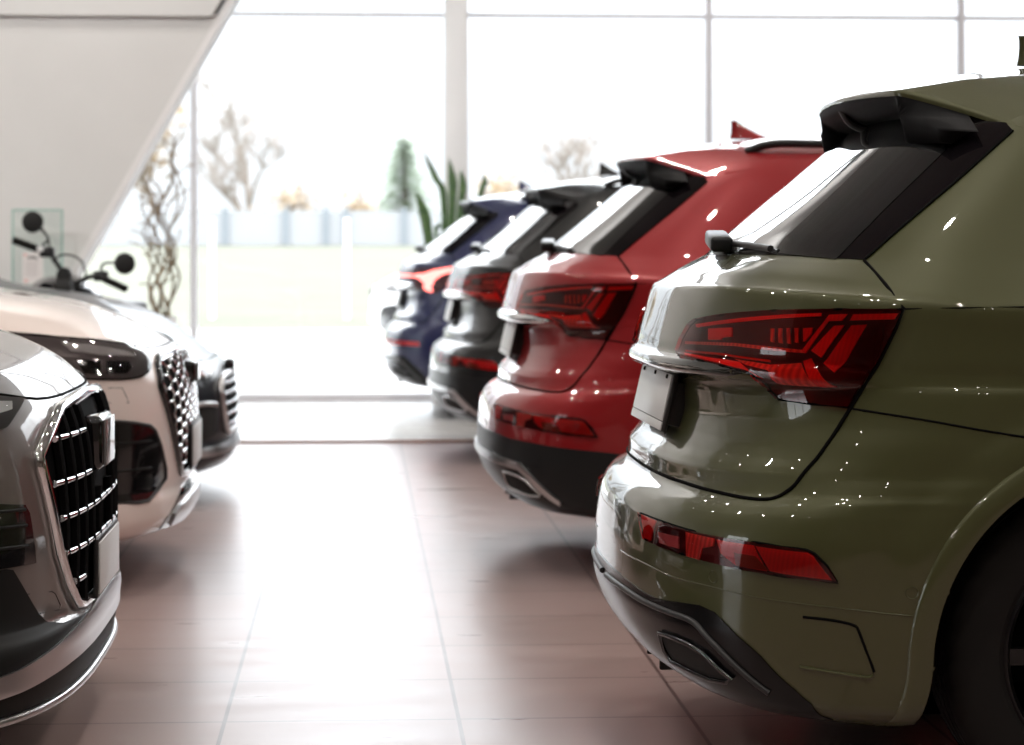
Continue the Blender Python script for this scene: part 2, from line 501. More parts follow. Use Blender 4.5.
def copy_tree(o, parent=None, remat=None):
    c = o.copy()
    COL.objects.link(c)
    if parent is not None:
        c.parent = parent
    if remat and c.type == 'MESH':
        for sl in c.material_slots:
            mm = sl.material
            if mm is not None and mm.name in remat:
                sl.link = 'OBJECT'
                sl.material = remat[mm.name]
    for ch in list(o.children):
        copy_tree(ch, c, remat)
    return c
BAKED = {
 'SUV': {
  'tailgate': [(0.0053,1.1616),(0.075,1.161),(0.1264,1.1592),(0.1613,1.1533),(0.1872,1.1474),(0.2094,1.1417),(0.2232,1.1409),(0.2308,1.1451),(0.2365,1.1604),(0.2419,1.1879),(0.2444,1.2463),(0.2476,1.3255),(0.2517,1.3927),(0.2624,1.5673),(0.2692,1.6562),(0.272,1.7102),(0.2562,1.8203),(0.2375,1.9177)],
  'glass_trim': [(0.237,1.9232),(0.2495,2.0542),(0.2575,2.2016),(0.2635,2.3232),(0.269,2.4244)],
  'glass_edge': [(0.2145,1.9189),(0.2207,2.0517),(0.2212,2.2085),(0.2232,2.3433)],
  'light': [(0.103,1.5466),(0.0976,1.5658),(0.1013,1.5973),(0.1086,1.6326),(0.1164,1.6477),(0.1484,1.6639),(0.1949,1.6825),(0.2373,1.6977),(0.2718,1.7078),(0.2692,1.656),(0.2624,1.5672),(0.2507,1.3935),(0.2259,1.3968),(0.1996,1.4024),(0.1929,1.422),(0.1957,1.4935),(0.1918,1.5092),(0.1836,1.518),(0.1652,1.5265),(0.1383,1.538)],
  'l_topline': [(0.1183,1.6364),(0.163,1.6558),(0.2051,1.6751),(0.2285,1.6849),(0.2288,1.677),(0.2055,1.6663),(0.1639,1.6466),(0.1213,1.6291)],
  'l_top1': [(0.2336,1.6822),(0.2439,1.6864),(0.2415,1.6682),(0.2312,1.6644)],
  'l_top2': [(0.2471,1.6867),(0.2699,1.6963),(0.2683,1.6793),(0.2457,1.6699)],
  'l_diag1': [(0.2373,1.6541),(0.243,1.6574),(0.2325,1.5751),(0.226,1.5907)],
  'l_diag2': [(0.2469,1.6576),(0.2549,1.6615),(0.2424,1.5263),(0.2344,1.5598)],
  'l_diagframe': [(0.2324,1.6726),(0.2341,1.6677),(0.223,1.5841),(0.2204,1.5896)],
  'l_hline': [(0.1087,1.5925),(0.1683,1.598),(0.2003,1.5948),(0.222,1.5911),(0.2227,1.584),(0.2007,1.5856),(0.1688,1.5905),(0.1095,1.5861)],
  'l_hline2': [(0.1113,1.5701),(0.1574,1.5701),(0.2005,1.5578),(0.2014,1.5509),(0.1582,1.5626),(0.1124,1.564)],
  'l_block1': [(0.1373,1.628),(0.163,1.6346),(0.1651,1.6126),(0.1558,1.6086),(0.1544,1.6033),(0.1405,1.6012)],
  'l_rib1': [(0.1964,1.638),(0.1988,1.639),(0.2008,1.6055),(0.1983,1.6063)],
  'l_rib2': [(0.202,1.6397),(0.2045,1.6408),(0.2069,1.6043),(0.2042,1.605)],
  'l_rib3': [(0.2078,1.6414),(0.21,1.6425),(0.2124,1.6041),(0.2101,1.6049)],
  'l_rib4': [(0.2132,1.6425),(0.2159,1.6437),(0.2173,1.6076),(0.2152,1.6084)],
  'l_rib5': [(0.2189,1.6437),(0.2248,1.6462),(0.2244,1.6305),(0.2218,1.6147),(0.2204,1.6113)],
  'l_low': [(0.1722,1.5534),(0.2029,1.5394),(0.2213,1.5558),(0.2363,1.4579),(0.2256,1.4637),(0.2081,1.476),(0.2026,1.5229),(0.1843,1.5348)],
  'l_chev': [(0.2223,1.5627),(0.2265,1.5724),(0.2431,1.4718),(0.236,1.4541)],
  'l_dark': [(0.2484,1.5263),(0.2591,1.6605),(0.2641,1.6684),(0.263,1.5979),(0.2516,1.4136),(0.2438,1.4319)],
  'l_lowbar': [(0.1117,1.5586),(0.179,1.5408),(0.1986,1.5002),(0.1877,1.519),(0.1647,1.531),(0.1145,1.55)],
  'reflector': [(0.1042,1.0333),(0.1137,1.0051),(0.1237,0.9766),(0.1802,0.9656),(0.2331,0.9529),(0.2654,0.9435),(0.3014,0.9345),(0.2934,0.9691),(0.2838,0.9972),(0.278,1.0052),(0.2453,1.0142),(0.1821,1.0232),(0.1441,1.0301)],
  'r_red1': [(0.1798,1.018),(0.2097,1.0135),(0.2104,0.9958),(0.2006,0.9872),(0.1996,0.9592),(0.1854,0.9627)],
  'r_red2': [(0.2119,1.0117),(0.2427,1.0074),(0.2561,0.9524),(0.2328,0.9582),(0.2184,0.9809)],
  'r_red3': [(0.2444,1.0059),(0.2798,0.9985),(0.2836,0.9912),(0.2976,0.9398),(0.2651,0.9497),(0.2583,0.953)],
  'r_clear': [(0.1448,1.0032),(0.1729,1.0037),(0.1755,0.9758),(0.149,0.9788)],
  'r_pink': [(0.1095,1.0311),(0.1376,1.0283),(0.1352,0.9778),(0.1233,0.9796)],
  'r_amber': [(0.229,0.9868),(0.2462,0.9832),(0.2575,0.9537),(0.2329,0.9578)],
  'sensor1': [(0.3394,0.915)],
  'sensor2': [(0.2128,0.9254)],
  'seam_low': [(0.0627,0.92),(0.1251,0.9186),(0.1677,0.9085),(0.2103,0.9031),(0.2399,0.8941),(0.2734,0.8859),(0.302,0.8783),(0.3253,0.8695),(0.341,0.8648)],
  'seam_side': [(0.252,1.3915),(0.2697,1.3838),(0.2977,1.3681),(0.3241,1.348),(0.3457,1.3324)],
  'shoulder': [(0.2727,1.7104),(0.2973,1.7216),(0.3227,1.7338)],
  'black_edge': [(0.0039,0.8598),(0.0538,0.8613),(0.0972,0.8578),(0.1276,0.85),(0.1514,0.8481),(0.1786,0.8546),(0.201,0.8576),(0.2159,0.8476),(0.2295,0.8196),(0.2441,0.7825),(0.2538,0.756),(0.2645,0.7174),(0.2788,0.6685),(0.2908,0.6167)],
  'lip_low': [(0.0109,0.8288),(0.0791,0.8347),(0.1271,0.8294),(0.1671,0.8243),(0.1973,0.8154),(0.2134,0.7777),(0.2357,0.7157),(0.2575,0.6499)],
  'exhaust': [(0.1535,0.7658),(0.1725,0.765),(0.1906,0.7585),(0.2059,0.7426),(0.2127,0.7248),(0.2182,0.7083),(0.2273,0.6851),(0.2207,0.6714),(0.2018,0.6682),(0.1861,0.6763),(0.1709,0.6857),(0.1566,0.6915),(0.153,0.7205)],
  'pocket_r': [(0.2823,0.8557),(0.2987,0.8517),(0.3119,0.8424),(0.3154,0.8284),(0.3199,0.7848),(0.327,0.7286)],
  'pocket_b': [(0.2823,0.7343),(0.2986,0.7275),(0.3141,0.7194),(0.3247,0.714),(0.3274,0.7211)],
  'plate': [(0.0252,1.4888),(0.0536,1.4294),(0.0264,1.2798),(0.0,1.275)],
  'stripe': [(0.1421,1.4884),(0.1003,1.3765),(0.0961,1.3007),(0.1255,1.2134)],
  'opening': [(0.3687,0.5626),(0.3547,0.7108),(0.3516,0.8107),(0.3546,0.8896),(0.3579,0.9574),(0.3608,1.0281),(0.3649,1.0917),(0.366,1.1574)],
  'groove': [(0.3519,0.5601),(0.3402,0.7357),(0.3406,0.8654),(0.3435,0.9263),(0.3462,0.9888),(0.3484,1.0576),(0.3497,1.16),(0.3524,1.2474)],
 },
 'GREY': {
  'grille': [(0.0,1.1556),(0.0153,1.158),(0.0936,1.153),(0.1387,1.1022),(0.1675,1.055),(0.1659,1.0217),(0.162,0.9894),(0.1553,0.9273),(0.1428,0.8269),(0.1186,0.7397),(0.0883,0.6647),(0.0729,0.6442),(0.0043,0.6357),(0.0013,0.7099)],
  'hood_edge': [(0.1711,1.2433),(0.1455,1.2209),(0.0998,1.1947),(0.0533,1.1925),(0.0005,1.188),(0.0,1.179)],
  'crease': [(0.0993,1.3119),(0.0574,1.2902),(0.0103,1.2543),(0.0008,1.2219),(0.0003,1.1942)],
  'headlight': [(0.1801,1.217),(0.1561,1.2112),(0.149,1.2084),(0.1781,1.1712),(0.1999,1.1402)],
  'intake': [(0.2163,0.9603),(0.1951,0.9419),(0.1919,0.9291),(0.1863,0.8642),(0.1799,0.8087),(0.2209,0.8158)],
  'black_trim': [(0.2209,0.8136),(0.2142,0.8157),(0.1975,0.7598),(0.1764,0.6831),(0.1636,0.6449),(0.1422,0.6236),(0.0873,0.6049),(0.0657,0.598),(0.1573,0.5966),(0.2097,0.547),(0.2501,0.5381)],
  'trim_low': [(0.2426,0.6215),(0.1938,0.6149),(0.1999,0.5972),(0.2297,0.5753),(0.2501,0.5526)],
  'band': [(0.0,0.6286),(0.0,0.6156),(0.0013,0.5873),(0.0805,0.6029),(0.1341,0.6022),(0.1732,0.5939),(0.2099,0.557),(0.2501,0.5214)],
  'band_low': [(0.0,0.5931),(0.0,0.5649),(0.0214,0.5272),(0.1049,0.5388),(0.1562,0.5386),(0.1937,0.5229),(0.2232,0.5036),(0.2461,0.4796)],
  'hatch': [(0.1937,0.7444),(0.1482,0.7289),(0.1404,0.7199),(0.1282,0.6827),(0.1329,0.6753),(0.173,0.6886)],
  'slot': [(0.0,0.5427),(0.048,0.5515),(0.1279,0.5447),(0.1758,0.5166),(0.1558,0.5183),(0.0877,0.5212),(0.0013,0.5001)],
 },
 'BLUSH': {
  'grille': [(0.0431,1.1582),(0.1332,1.1588),(0.1607,1.0955),(0.1725,1.0379),(0.1663,0.9872),(0.1552,0.9288),(0.1405,0.8478),(0.1198,0.7672),(0.0867,0.6932),(0.0064,0.6699),(0.0,0.7039)],
  'headlight': [(0.2888,1.3781),(0.2661,1.3536),(0.2376,1.3223),(0.2038,1.282),(0.1572,1.2364),(0.1576,1.2112),(0.1706,1.1804),(0.1859,1.1464),(0.1998,1.1169),(0.2148,1.0905),(0.2265,1.0822),(0.2736,1.0922),(0.3082,1.1162),(0.3113,1.2505)],
  'h_band': [(0.2773,1.3192),(0.2502,1.2895),(0.2197,1.2435),(0.1986,1.2022),(0.193,1.1747),(0.2515,1.1978),(0.2836,1.2422)],
  'h_pod1': [(0.2891,1.1816),(0.2577,1.1693),(0.2678,1.1096),(0.2879,1.1131)],
  'h_pod2': [(0.2491,1.1673),(0.2142,1.1534),(0.2152,1.1251),(0.2292,1.1018),(0.2597,1.1081)],
  'hood_edge': [(0.317,1.4384),(0.287,1.4001),(0.2355,1.3299),(0.1856,1.2707),(0.1366,1.2168),(0.07,1.2163),(0.0,1.1959)],
  'intake': [(0.2825,0.9293),(0.2658,0.9238),(0.2391,0.9146),(0.2103,0.9005),(0.1983,0.8801),(0.1854,0.8263),(0.1682,0.7352),(0.1663,0.6992),(0.1915,0.6611),(0.2193,0.6256),(0.2426,0.6262),(0.2636,0.6315),(0.2897,0.6451)],
  'chin': [(0.0,0.637),(0.018,0.634),(0.0916,0.6298),(0.1255,0.6048),(0.1565,0.5608),(0.1651,0.5477)],
  'hatch': [(0.2649,1.0512),(0.2442,1.0478),(0.2405,1.0161),(0.2373,0.9911),(0.2691,0.9938)],
 },
}
SUV_ROWS = [
 (.19,.19,.60,.75,.70),(.20,.21,.40,.50,.80),(.225,.235,.22,.36,.87),(.25,.255,.13,.30,.895),(.27,.27,.095,.285,.905),
 (.295,.295,.06,.275,.912),(.33,.33,.03,.27,.92),(.38,.38,.008,.268,.928),(.415,.41,.0,.268,.932),(.45,.45,.003,.27,.936),
 (.53,.53,.003,.275,.942),(.58,.58,.008,.285,.945),(.612,.612,.014,.295,.946),(.632,.635,.022,.305,.946),(.650,.655,.034,.315,.946),
 (.667,.675,.052,.33,.946),(.680,.69,.074,.345,.946),(.690,.70,.083,.36,.946),(.705,.72,.086,.375,.946),(.728,.74,.087,.39,.945),
 (.745,.755,.098,.4,.945),(.77,.775,.12,.415,.945),(.80,.80,.138,.43,.944),(.85,.845,.150,.46,.943),(.89,.88,.149,.475,.941),
 (.915,.905,.140,.485,.94),(.925,.915,.12,.488,.939),(.931,.92,.094,.49,.939),(.943,.93,.082,.492,.938),(.955,.94,.084,.495,.937),
 (.966,.95,.096,.497,.936),(.976,.96,.103,.5,.936),(1.0,.985,.108,.503,.934),(1.05,1.03,.122,.508,.93),(1.09,1.06,.134,.511,.928),
 (1.111,1.077,.142,.515,.925),(1.119,1.084,.147,.518,.922),(1.126,1.091,.160,.525,.914),(1.138,1.102,.181,.535,.903),(1.155,1.12,.208,.544,.887),(1.175,1.16,.245,.553,.855),
 (1.19,1.18,.275,.56,.838),(1.24,1.24,.330,.60,.80),(1.36,1.36,.475,.72,.73),(1.46,1.46,.595,.82,.668),(1.50,1.50,.645,.86,.635),
 (1.54,1.54,.69,.905,.59),(1.57,1.57,.74,.95,.53),(1.595,1.595,.80,1.0,.46),(1.615,1.615,.87,1.08,.39),(1.635,1.635,1.0,1.2,.31),
 (1.648,1.648,1.15,1.32,.23),(1.656,1.656,1.35,1.5,.15),(1.66,1.66,1.6,1.7,.06)]
SUV_FAR = [(.18,4.1,3.9),(.25,4.55,4.25),(.35,4.64,4.32),(.6,4.66,4.34),(.8,4.62,4.3),(.9,4.52,4.2),(.98,4.3,4.05),(1.03,3.95,3.8),
 (1.08,3.62,3.45),(1.12,3.5,3.3),(1.2,3.38,3.15),(1.3,3.2,2.95),(1.45,2.92,2.68),(1.55,2.7,2.45),(1.62,2.45,2.3),(1.65,2.2,2.05),(1.665,1.9,1.8)]
WHEEL_X, WHEEL_Z, ARCH_R = 0.97, 0.365, 0.415
FRONT_WHEEL_X = 3.79
suv_body = Body(SUV_ROWS, SUV_FAR, taper=(0, 0.04), arches=[(0.97, 0.365, 0.42, 0.54, 0.014), (3.79, 0.365, 0.42, 0.54, 0.014)])

# nose-first shells of the cars on the left: x runs back from the nose
GREY_ROWS = [
 (.15,.15,.40,.60,.88),(.165,.165,.05,.21,.975),(.172,.172,.022,.19,.992),(.20,.20,.012,.178,.998),(.25,.25,.004,.165,1.0),(.285,.285,.003,.165,1.0),(.31,.31,.0,.168,1.0),
 (.335,.335,.003,.178,.998),(.352,.352,.014,.205,.993),(.365,.365,.021,.222,.989),(.40,.40,.021,.235,.985),(.54,.54,.018,.245,.982),(.65,.65,.022,.258,.978),
 (.74,.735,.032,.27,.975),(.80,.79,.046,.29,.97),(.83,.82,.058,.308,.966),(.848,.838,.072,.32,.963),(.862,.852,.086,.332,.96),(.885,.872,.108,.355,.953),
 (.92,.90,.150,.40,.938),(.965,.935,.235,.50,.915),(1.004,.972,.345,.62,.885),(1.035,1.005,.50,.80,.85),(1.06,1.04,.72,1.02,.815),(1.085,1.07,.98,1.22,.79),
 (1.11,1.10,1.18,1.36,.78),(1.15,1.15,1.30,1.48,.765),(1.30,1.30,1.62,1.80,.68),(1.48,1.48,2.02,2.22,.57),(1.56,1.56,2.25,2.45,.49),(1.62,1.62,2.5,2.7,.38),(1.66,1.66,2.8,3.0,.25),(1.68,1.68,3.15,3.3,.08)]
GREY_FAR = [(.14,4.5,4.3),(.3,4.92,4.6),(.6,4.97,4.65),(1.0,4.9,4.6),(1.15,4.75,4.45),(1.5,4.3,4.05),(1.62,4.0,3.8),(1.685,3.7,3.55)]
grey_body = Body(GREY_ROWS, GREY_FAR, taper=(0, 0.03), arches=[(0.93, 0.37, 0.43, 0.55, 0.012), (3.90, 0.37, 0.43, 0.55, 0.012)])
BLUSH_ROWS = [
 (.15,.15,.45,.60,.78),(.175,.175,.14,.34,.86),(.205,.205,.04,.25,.90),(.235,.235,.012,.222,.912),(.27,.27,.0,.212,.916),(.31,.31,.0,.21,.918),
 (.335,.335,.008,.214,.918),(.36,.36,.016,.22,.918),(.42,.42,.010,.222,.918),(.52,.52,.006,.226,.918),(.65,.65,.012,.236,.917),(.73,.725,.024,.25,.915),
 (.79,.78,.046,.275,.91),(.82,.81,.066,.292,.906),(.84,.83,.086,.308,.902),(.86,.848,.12,.335,.895),(.89,.872,.172,.38,.884),(.94,.915,.27,.48,.862),
 (.985,.96,.385,.60,.835),(1.02,1.0,.52,.75,.805),(1.05,1.035,.70,.95,.78),(1.075,1.06,.90,1.12,.765),(1.10,1.09,1.08,1.26,.755),(1.14,1.14,1.20,1.38,.74),
 (1.28,1.28,1.50,1.68,.66),(1.42,1.42,1.84,2.04,.565),(1.49,1.49,2.08,2.28,.48),(1.54,1.54,2.32,2.52,.37),(1.57,1.57,2.6,2.8,.24),(1.585,1.585,2.9,3.05,.08)]
BLUSH_FAR = [(.14,4.1,3.9),(.3,4.45,4.15),(.6,4.48,4.18),(.95,4.42,4.12),(1.1,4.3,4.0),(1.4,3.9,3.65),(1.54,3.6,3.4),(1.59,3.35,3.2)]
blush_body = Body(BLUSH_ROWS, BLUSH_FAR, taper=(0, 0.03), arches=[(0.88, 0.345, 0.40, 0.51, 0.010), (3.55, 0.345, 0.40, 0.51, 0.010)])
POSE = {
 'olive': ((0.585, 5.75), R(0.7)),
 'red': ((0.475, 9.58), R(0.7)),
 'black': ((0.415, 14.3), R(0.7)),
 'blue': ((0.175, 17.95), R(0.7)),
 'grey': ((-0.64, 6.15), R(180)),
 'blush': ((-0.63, 9.25), R(180)),
 'dark': ((-0.615, 12.1), R(180)),
}

def _low(z):
    return float(np.interp(z, [0, .3, .855, .94, 1.0, 1.05, 1.1, 1.6], [0, .25, .675, .80, .90, .975, 1.03, 1.44]))
DARK_ROWS = [(_low(a), _low(b), c, d, e) for a, b, c, d, e in BLUSH_ROWS]
DARK_FAR = [(_low(a), b, c) for a, b, c in BLUSH_FAR]
dark_body = Body(DARK_ROWS, DARK_FAR, taper=(0, 0.03), arches=[(0.88, 0.345, 0.38, 0.46, 0.010), (3.55, 0.345, 0.38, 0.46, 0.010)])
M = {}
def paint(name, col, metal=0.0, rough=0.45, coat=1.0):
    M[name] = mat(name, col, rough, metal, coat, 0.015, 0.4)
    return M[name]
paint('olive_paint', (0.056, 0.059, 0.0175), 0.25, 0.42)
paint('red_paint', (0.30, 0.0045, 0.008), 0.2, 0.40)
paint('black_paint', (0.003, 0.003, 0.0035), 0.0, 0.4, 0.75)
paint('blue_paint', (0.003, 0.005, 0.045), 0.2, 0.4)
paint('white_paint', (0.75, 0.75, 0.74))
paint('grey_paint', (0.155, 0.135, 0.124), 0.3, 0.38)
paint('blush_paint', (0.90, 0.785, 0.745), 0.0, 0.4)
paint('pearl_paint', (0.6, 0.62, 0.66), 0.0, 0.4)
M['gloss_black'] = mat('gloss_black', (0.006, 0.006, 0.007), 0.12, coat=1.0)
M['satin_black'] = mat('satin_black', (0.018, 0.018, 0.019), 0.42)
M['matte_black'] = mat('matte_black', (0.008, 0.008, 0.008), 0.75)
M['grey_plastic'] = mat('grey_plastic', (0.012, 0.013, 0.014), 0.36, spec=0.3)
M['seam_dark'] = mat('seam_dark', (0.002, 0.002, 0.002), 0.9, spec=0.1)
M['rubber'] = mat('rubber', (0.011, 0.010, 0.0095), 0.75, spec=0.2)
M['chrome'] = mat('chrome', (0.85, 0.86, 0.88), 0.09, 1.0)
M['satin_silver'] = mat('satin_silver', (0.62, 0.62, 0.63), 0.28, 1.0)
M['dark_chrome'] = mat('dark_chrome', (0.10, 0.10, 0.105), 0.16, 1.0)
M['rim_metal'] = mat('rim_metal', (0.05, 0.05, 0.052), 0.35, 1.0)
M['privacy_glass'] = mat('privacy_glass', (0.012, 0.013, 0.014), 0.03, spec=0.6, coat=0.6)
M['glass_border'] = mat('glass_border', (0.005, 0.004, 0.005), 0.06, spec=0.5)
M['plate_white'] = mat('plate_white', (0.72, 0.73, 0.74), 0.35)
M['lamp_housing'] = mat('lamp_housing', (0.035, 0.002, 0.004), 0.35)
M['lamp_red'] = mat('lamp_red', (1.0, 0.07, 0.07), 0.35)
M['lamp_bright'] = mat('lamp_bright', (1.0, 0.30, 0.22), 0.3)
M['lamp_dark'] = mat('lamp_dark', (0.03, 0.004, 0.006), 0.3)
M['lamp_clear'] = mat('lamp_clear', (0.8, 0.8, 0.8), 0.25)
M['lamp_amber'] = mat('lamp_amber', (0.28, 0.06, 0.012), 0.3)
M['red_lens'] = clear_mat('red_lens', (1.0, 0.21, 0.19), 1.5)
M['pink_lens'] = clear_mat('pink_lens', (0.95, 0.36, 0.37), 1.5)
M['clear_lens'] = clear_mat('clear_lens', (0.88, 0.89, 0.90), 1.5)
M['clear_glass'] = clear_mat('clear_glass', (0.97, 0.98, 0.98), 1.35)
M['window_dark'] = mat('window_dark', (0.010, 0.011, 0.012), 0.03, spec=0.6, coat=0.4)
M['lip_trim'] = mat('lip_trim', (0.05, 0.055, 0.05), 0.14, 0.6, coat=1.0)
M['diffuser_black'] = mat('diffuser_black', (0.004, 0.004, 0.0045), 0.22, spec=0.3)
M['lamp_lit'] = mat('lamp_lit', (0.9, 0.05, 0.05), 0.4, emit=(1.0, 0.22, 0.19), emit_s=3.5)
M['grille_black'] = mat('grille_black', (0.004, 0.004, 0.0045), 0.8, spec=0.05)
M['sensor_grey'] = mat('sensor_grey', (0.16, 0.155, 0.155), 0.25, coat=0.6)
M['tinted_lens'] = clear_mat('tinted_lens', (0.72, 0.69, 0.69), 1.5)
M['lamp_grey'] = mat('lamp_grey', (0.20, 0.175, 0.175), 0.3, 0.2)
M['night_paint'] = mat('night_paint', (0.010, 0.012, 0.018), 0.4, 0.0, 0.45, 0.03, 0.3)
M['plate_silver'] = mat('plate_silver', (0.55, 0.55, 0.56), 0.25, 0.5)
M['lamp_dark2'] = mat('lamp_dark2', (0.05, 0.048, 0.046), 0.3)
M['lamp_pink'] = mat('lamp_pink', (0.75, 0.38, 0.33), 0.4)
M['seam_soft'] = mat('seam_soft', (0.05, 0.045, 0.04), 0.7)
M['clear_glass_green'] = clear_mat('clear_glass_green', (0.93, 0.965, 0.955), 1.4)
M['glass_edge_green'] = mat('glass_edge_green', (0.30, 0.52, 0.46), 0.15)
M['paper_white'] = mat('paper_white', (0.80, 0.77, 0.76), 0.7)
M['ink_grey'] = mat('ink_grey', (0.5, 0.47, 0.46), 0.8)
M['twig_brown'] = noise_mat('twig_brown', (0.16, 0.10, 0.06), (0.24, 0.17, 0.09), 30, 0.8)
M['plant_leaf'] = noise_mat('plant_leaf', (0.035, 0.085, 0.03), (0.09, 0.16, 0.05), 9, 0.4, stretch=(1, 1, 6))
M['spoiler_black'] = mat('spoiler_black', (0.006, 0.006, 0.007), 0.6, spec=0.12)
M['trim_black'] = mat('trim_black', (0.008, 0.008, 0.008), 0.55, spec=0.18)

def ribbed(m, scale, lo):
    """Fine moulded ribs in a lamp's reflector, as a change of its own colour."""
    t = m.node_tree
    p = t.nodes['Principled BSDF']
    c = p.inputs['Base Color'].default_value[:3]
    tcn = t.nodes.new('ShaderNodeTexCoord')
    wv = t.nodes.new('ShaderNodeTexWave')
    wv.bands_direction = 'Y'
    wv.inputs['Scale'].default_value = scale
    wv.inputs['Distortion'].default_value = 0.6
    rp_ = t.nodes.new('ShaderNodeValToRGB')
    rp_.color_ramp.elements[0].color = (c[0] * lo, c[1] * lo, c[2] * lo, 1)
    rp_.color_ramp.elements[1].color = (*c, 1)
    t.links.new(tcn.outputs['Object'], wv.inputs['Vector'])
    t.links.new(wv.outputs['Color'], rp_.inputs['Fac'])
    t.links.new(rp_.outputs['Color'], p.inputs['Base Color'])
ribbed(M['lamp_bright'], 26.0, 0.65)
ribbed(M['lamp_red'], 60.0, 0.9)
def wheel_set(parent, x, z, r, s, y_out, width, spokes=10, rim_m=None, tread=True):
    """One wheel: tyre part with rim, hub and disc under it; s is the side (+1 far, -1 near)."""
    w = empty('wheel', (x, 0, z)); w.parent = parent
    bm = bmesh.new()
    rr = r * 0.70
    yo, yi = y_out, y_out - width
    prof = [(yo - 0.012, rr - 0.006), (yo - 0.001, rr + 0.006), (yo + 0.004, rr + 0.03), (yo, r - 0.045), (yo - 0.008, r - 0.022), (yo - 0.02, r - 0.007), (yo - 0.032, r - 0.002)]
    g = [0.28, 0.45, 0.62, 0.79]
    for f in g:
        yc = yo - f * width
        prof += [(yc + 0.006, r), (yc + 0.005, r - 0.009), (yc - 0.005, r - 0.009), (yc - 0.006, r)]
    prof += [(yi + 0.032, r - 0.002), (yi + 0.008, r - 0.022), (yi, r - 0.05), (yi + 0.012, rr - 0.006)]
    rings = add_lathe(bm, prof, 'Y', (0, 0, 0), 144)
    if tread:
        for ri in (4, 5, 6):
            for k in range(0, 144, 4):
                v = rings[ri][k]
                d = Vector((v.co.x, 0, v.co.z)).normalized()
                v.co -= d * (0.006 if ri > 4 else 0.003)
    if s < 0:
        bmesh.ops.scale(bm, vec=(1, -1, 1), verts=bm.verts)
    from_bm('tyre', bm, M['rubber'], w, sharp=30)
    bm = bmesh.new()
    add_lathe(bm, [(yo - 0.012, rr - 0.004), (yo - 0.006, rr - 0.012), (yo - 0.02, rr - 0.022), (yo - 0.15, rr - 0.035), (yi + 0.02, rr - 0.01)], 'Y', (0, 0, 0), 72)
    for k in range(spokes):
        a = 2 * math.pi * k / spokes
        d = Vector((math.cos(a), 0, math.sin(a))); t = Vector((-math.sin(a), 0, math.cos(a)))
        for da in ((-0.028, 0.028) if spokes <= 6 else (0,)):
            b = [d * 0.05 + t * (da * 0.7 - 0.014), d * 0.05 + t * (da * 0.7 + 0.014), d * (rr - 0.015) + t * (da + 0.017), d * (rr - 0.015) + t * (da - 0.017)]
            pts = [p + Vector((0, yo - (0.035 if i < 2 else 0.018), 0)) for i, p in enumerate(b)]
            add_poly_prism(bm, pts, (0, -0.03, 0))
    add_lathe(bm, [(yo - 0.028, 0.002), (yo - 0.028, 0.05), (yo - 0.035, 0.072), (yo - 0.07, 0.075)], 'Y', (0, 0, 0), 36)
    if s < 0:
        bmesh.ops.scale(bm, vec=(1, -1, 1), verts=bm.verts)
    from_bm('rim', bm, rim_m or M['rim_metal'], w, sharp=30)
    bm = bmesh.new()
    add_lathe(bm, [(yo - 0.1, 0.002), (yo - 0.1, 0.17), (yo - 0.125, 0.17), (yo - 0.125, 0.002)], 'Y', (0, 0, 0), 48)
    if s < 0:
        bmesh.ops.scale(bm, vec=(1, -1, 1), verts=bm.verts)
    from_bm('brake_disc', bm, M['dark_chrome'], w, sharp=30)
    return w

def arch_liner(parent, x, z, r, s, y_out, depth=0.34):
    bm = bmesh.new()
    n = 40
    a0, a1 = R(-13), R(193)
    ring = []
    for k in range(n + 1):
        a = a0 + (a1 - a0) * k / n
        px, pz = x + r * math.cos(a), z + r * math.sin(a)
        ring.append((bm.verts.new((px, s * y_out(px, pz), pz)), bm.verts.new((px, s * (0.93 - depth), pz))))
    for A, B in zip(ring[:-1], ring[1:]):
        bm.faces.new((A[0], A[1], B[1], B[0]))
    bm.faces.new([b for a, b in ring])
    from_bm('wheel_arch_liner', bm, M['matte_black'], parent, sharp=40)

def arch_trim(parent, body, x, z, r, m, sides=(1, -1), width=0.053, lip=0.009, a0=-17, a1=197, name='wheel_arch_trim', under=0.02):
    sec = [(r + width, -0.004), (r + width - 0.002, 0.004), (r + width - 0.008, lip * 0.8), (r + width * 0.45, lip), (r + 0.010, lip * 1.1), (r + 0.003, lip), (r, 0.002), (r, -under)]
    n = 64
    for s in sides:
        bm = bmesh.new()
        rows = []
        for k in range(n + 1):
            a = R(a0 + (a1 - a0) * k / n)
            row = []
            for rho, off in sec:
                dz = max(0.0, -math.sin(a) * rho)
                rho2 = rho + 3.1 * dz * dz
                px, pz = x + rho2 * math.cos(a), max(z + rho2 * math.sin(a), 0.235)
                u, v = body.uv_side(px, pz)
                p = body.S(u, v); nn = body.N(u, v)
                q = p + np.array([0, 1.0, 0]) * off
                row.append(bm.verts.new((q[0], q[1] * s, q[2])))
            rows.append(row)
        for A, B in zip(rows[:-1], rows[1:]):
            for j in range(len(sec) - 1):
                bm.faces.new((A[j], A[j + 1], B[j + 1], B[j]))
        bm.faces.new(rows[0]); bm.faces.new(rows[-1][::-1])
        from_bm(name, bm, m, parent, sharp=50)

def side_windows(body, parent, polys, m, name='side_window', off=0.003):
    for poly in polys:
        uv = [body.uv_side(x, z) for x, z in poly]
        for s in (1, -1):
            patch(name, body, poly_round(uv, 2, 0.15), off, m, parent, sides=(s,), thick=0.004, h=0.03)

def B_TOP(B):
    return int(np.searchsorted(B.vs, B.v_at(1.3, 0)))

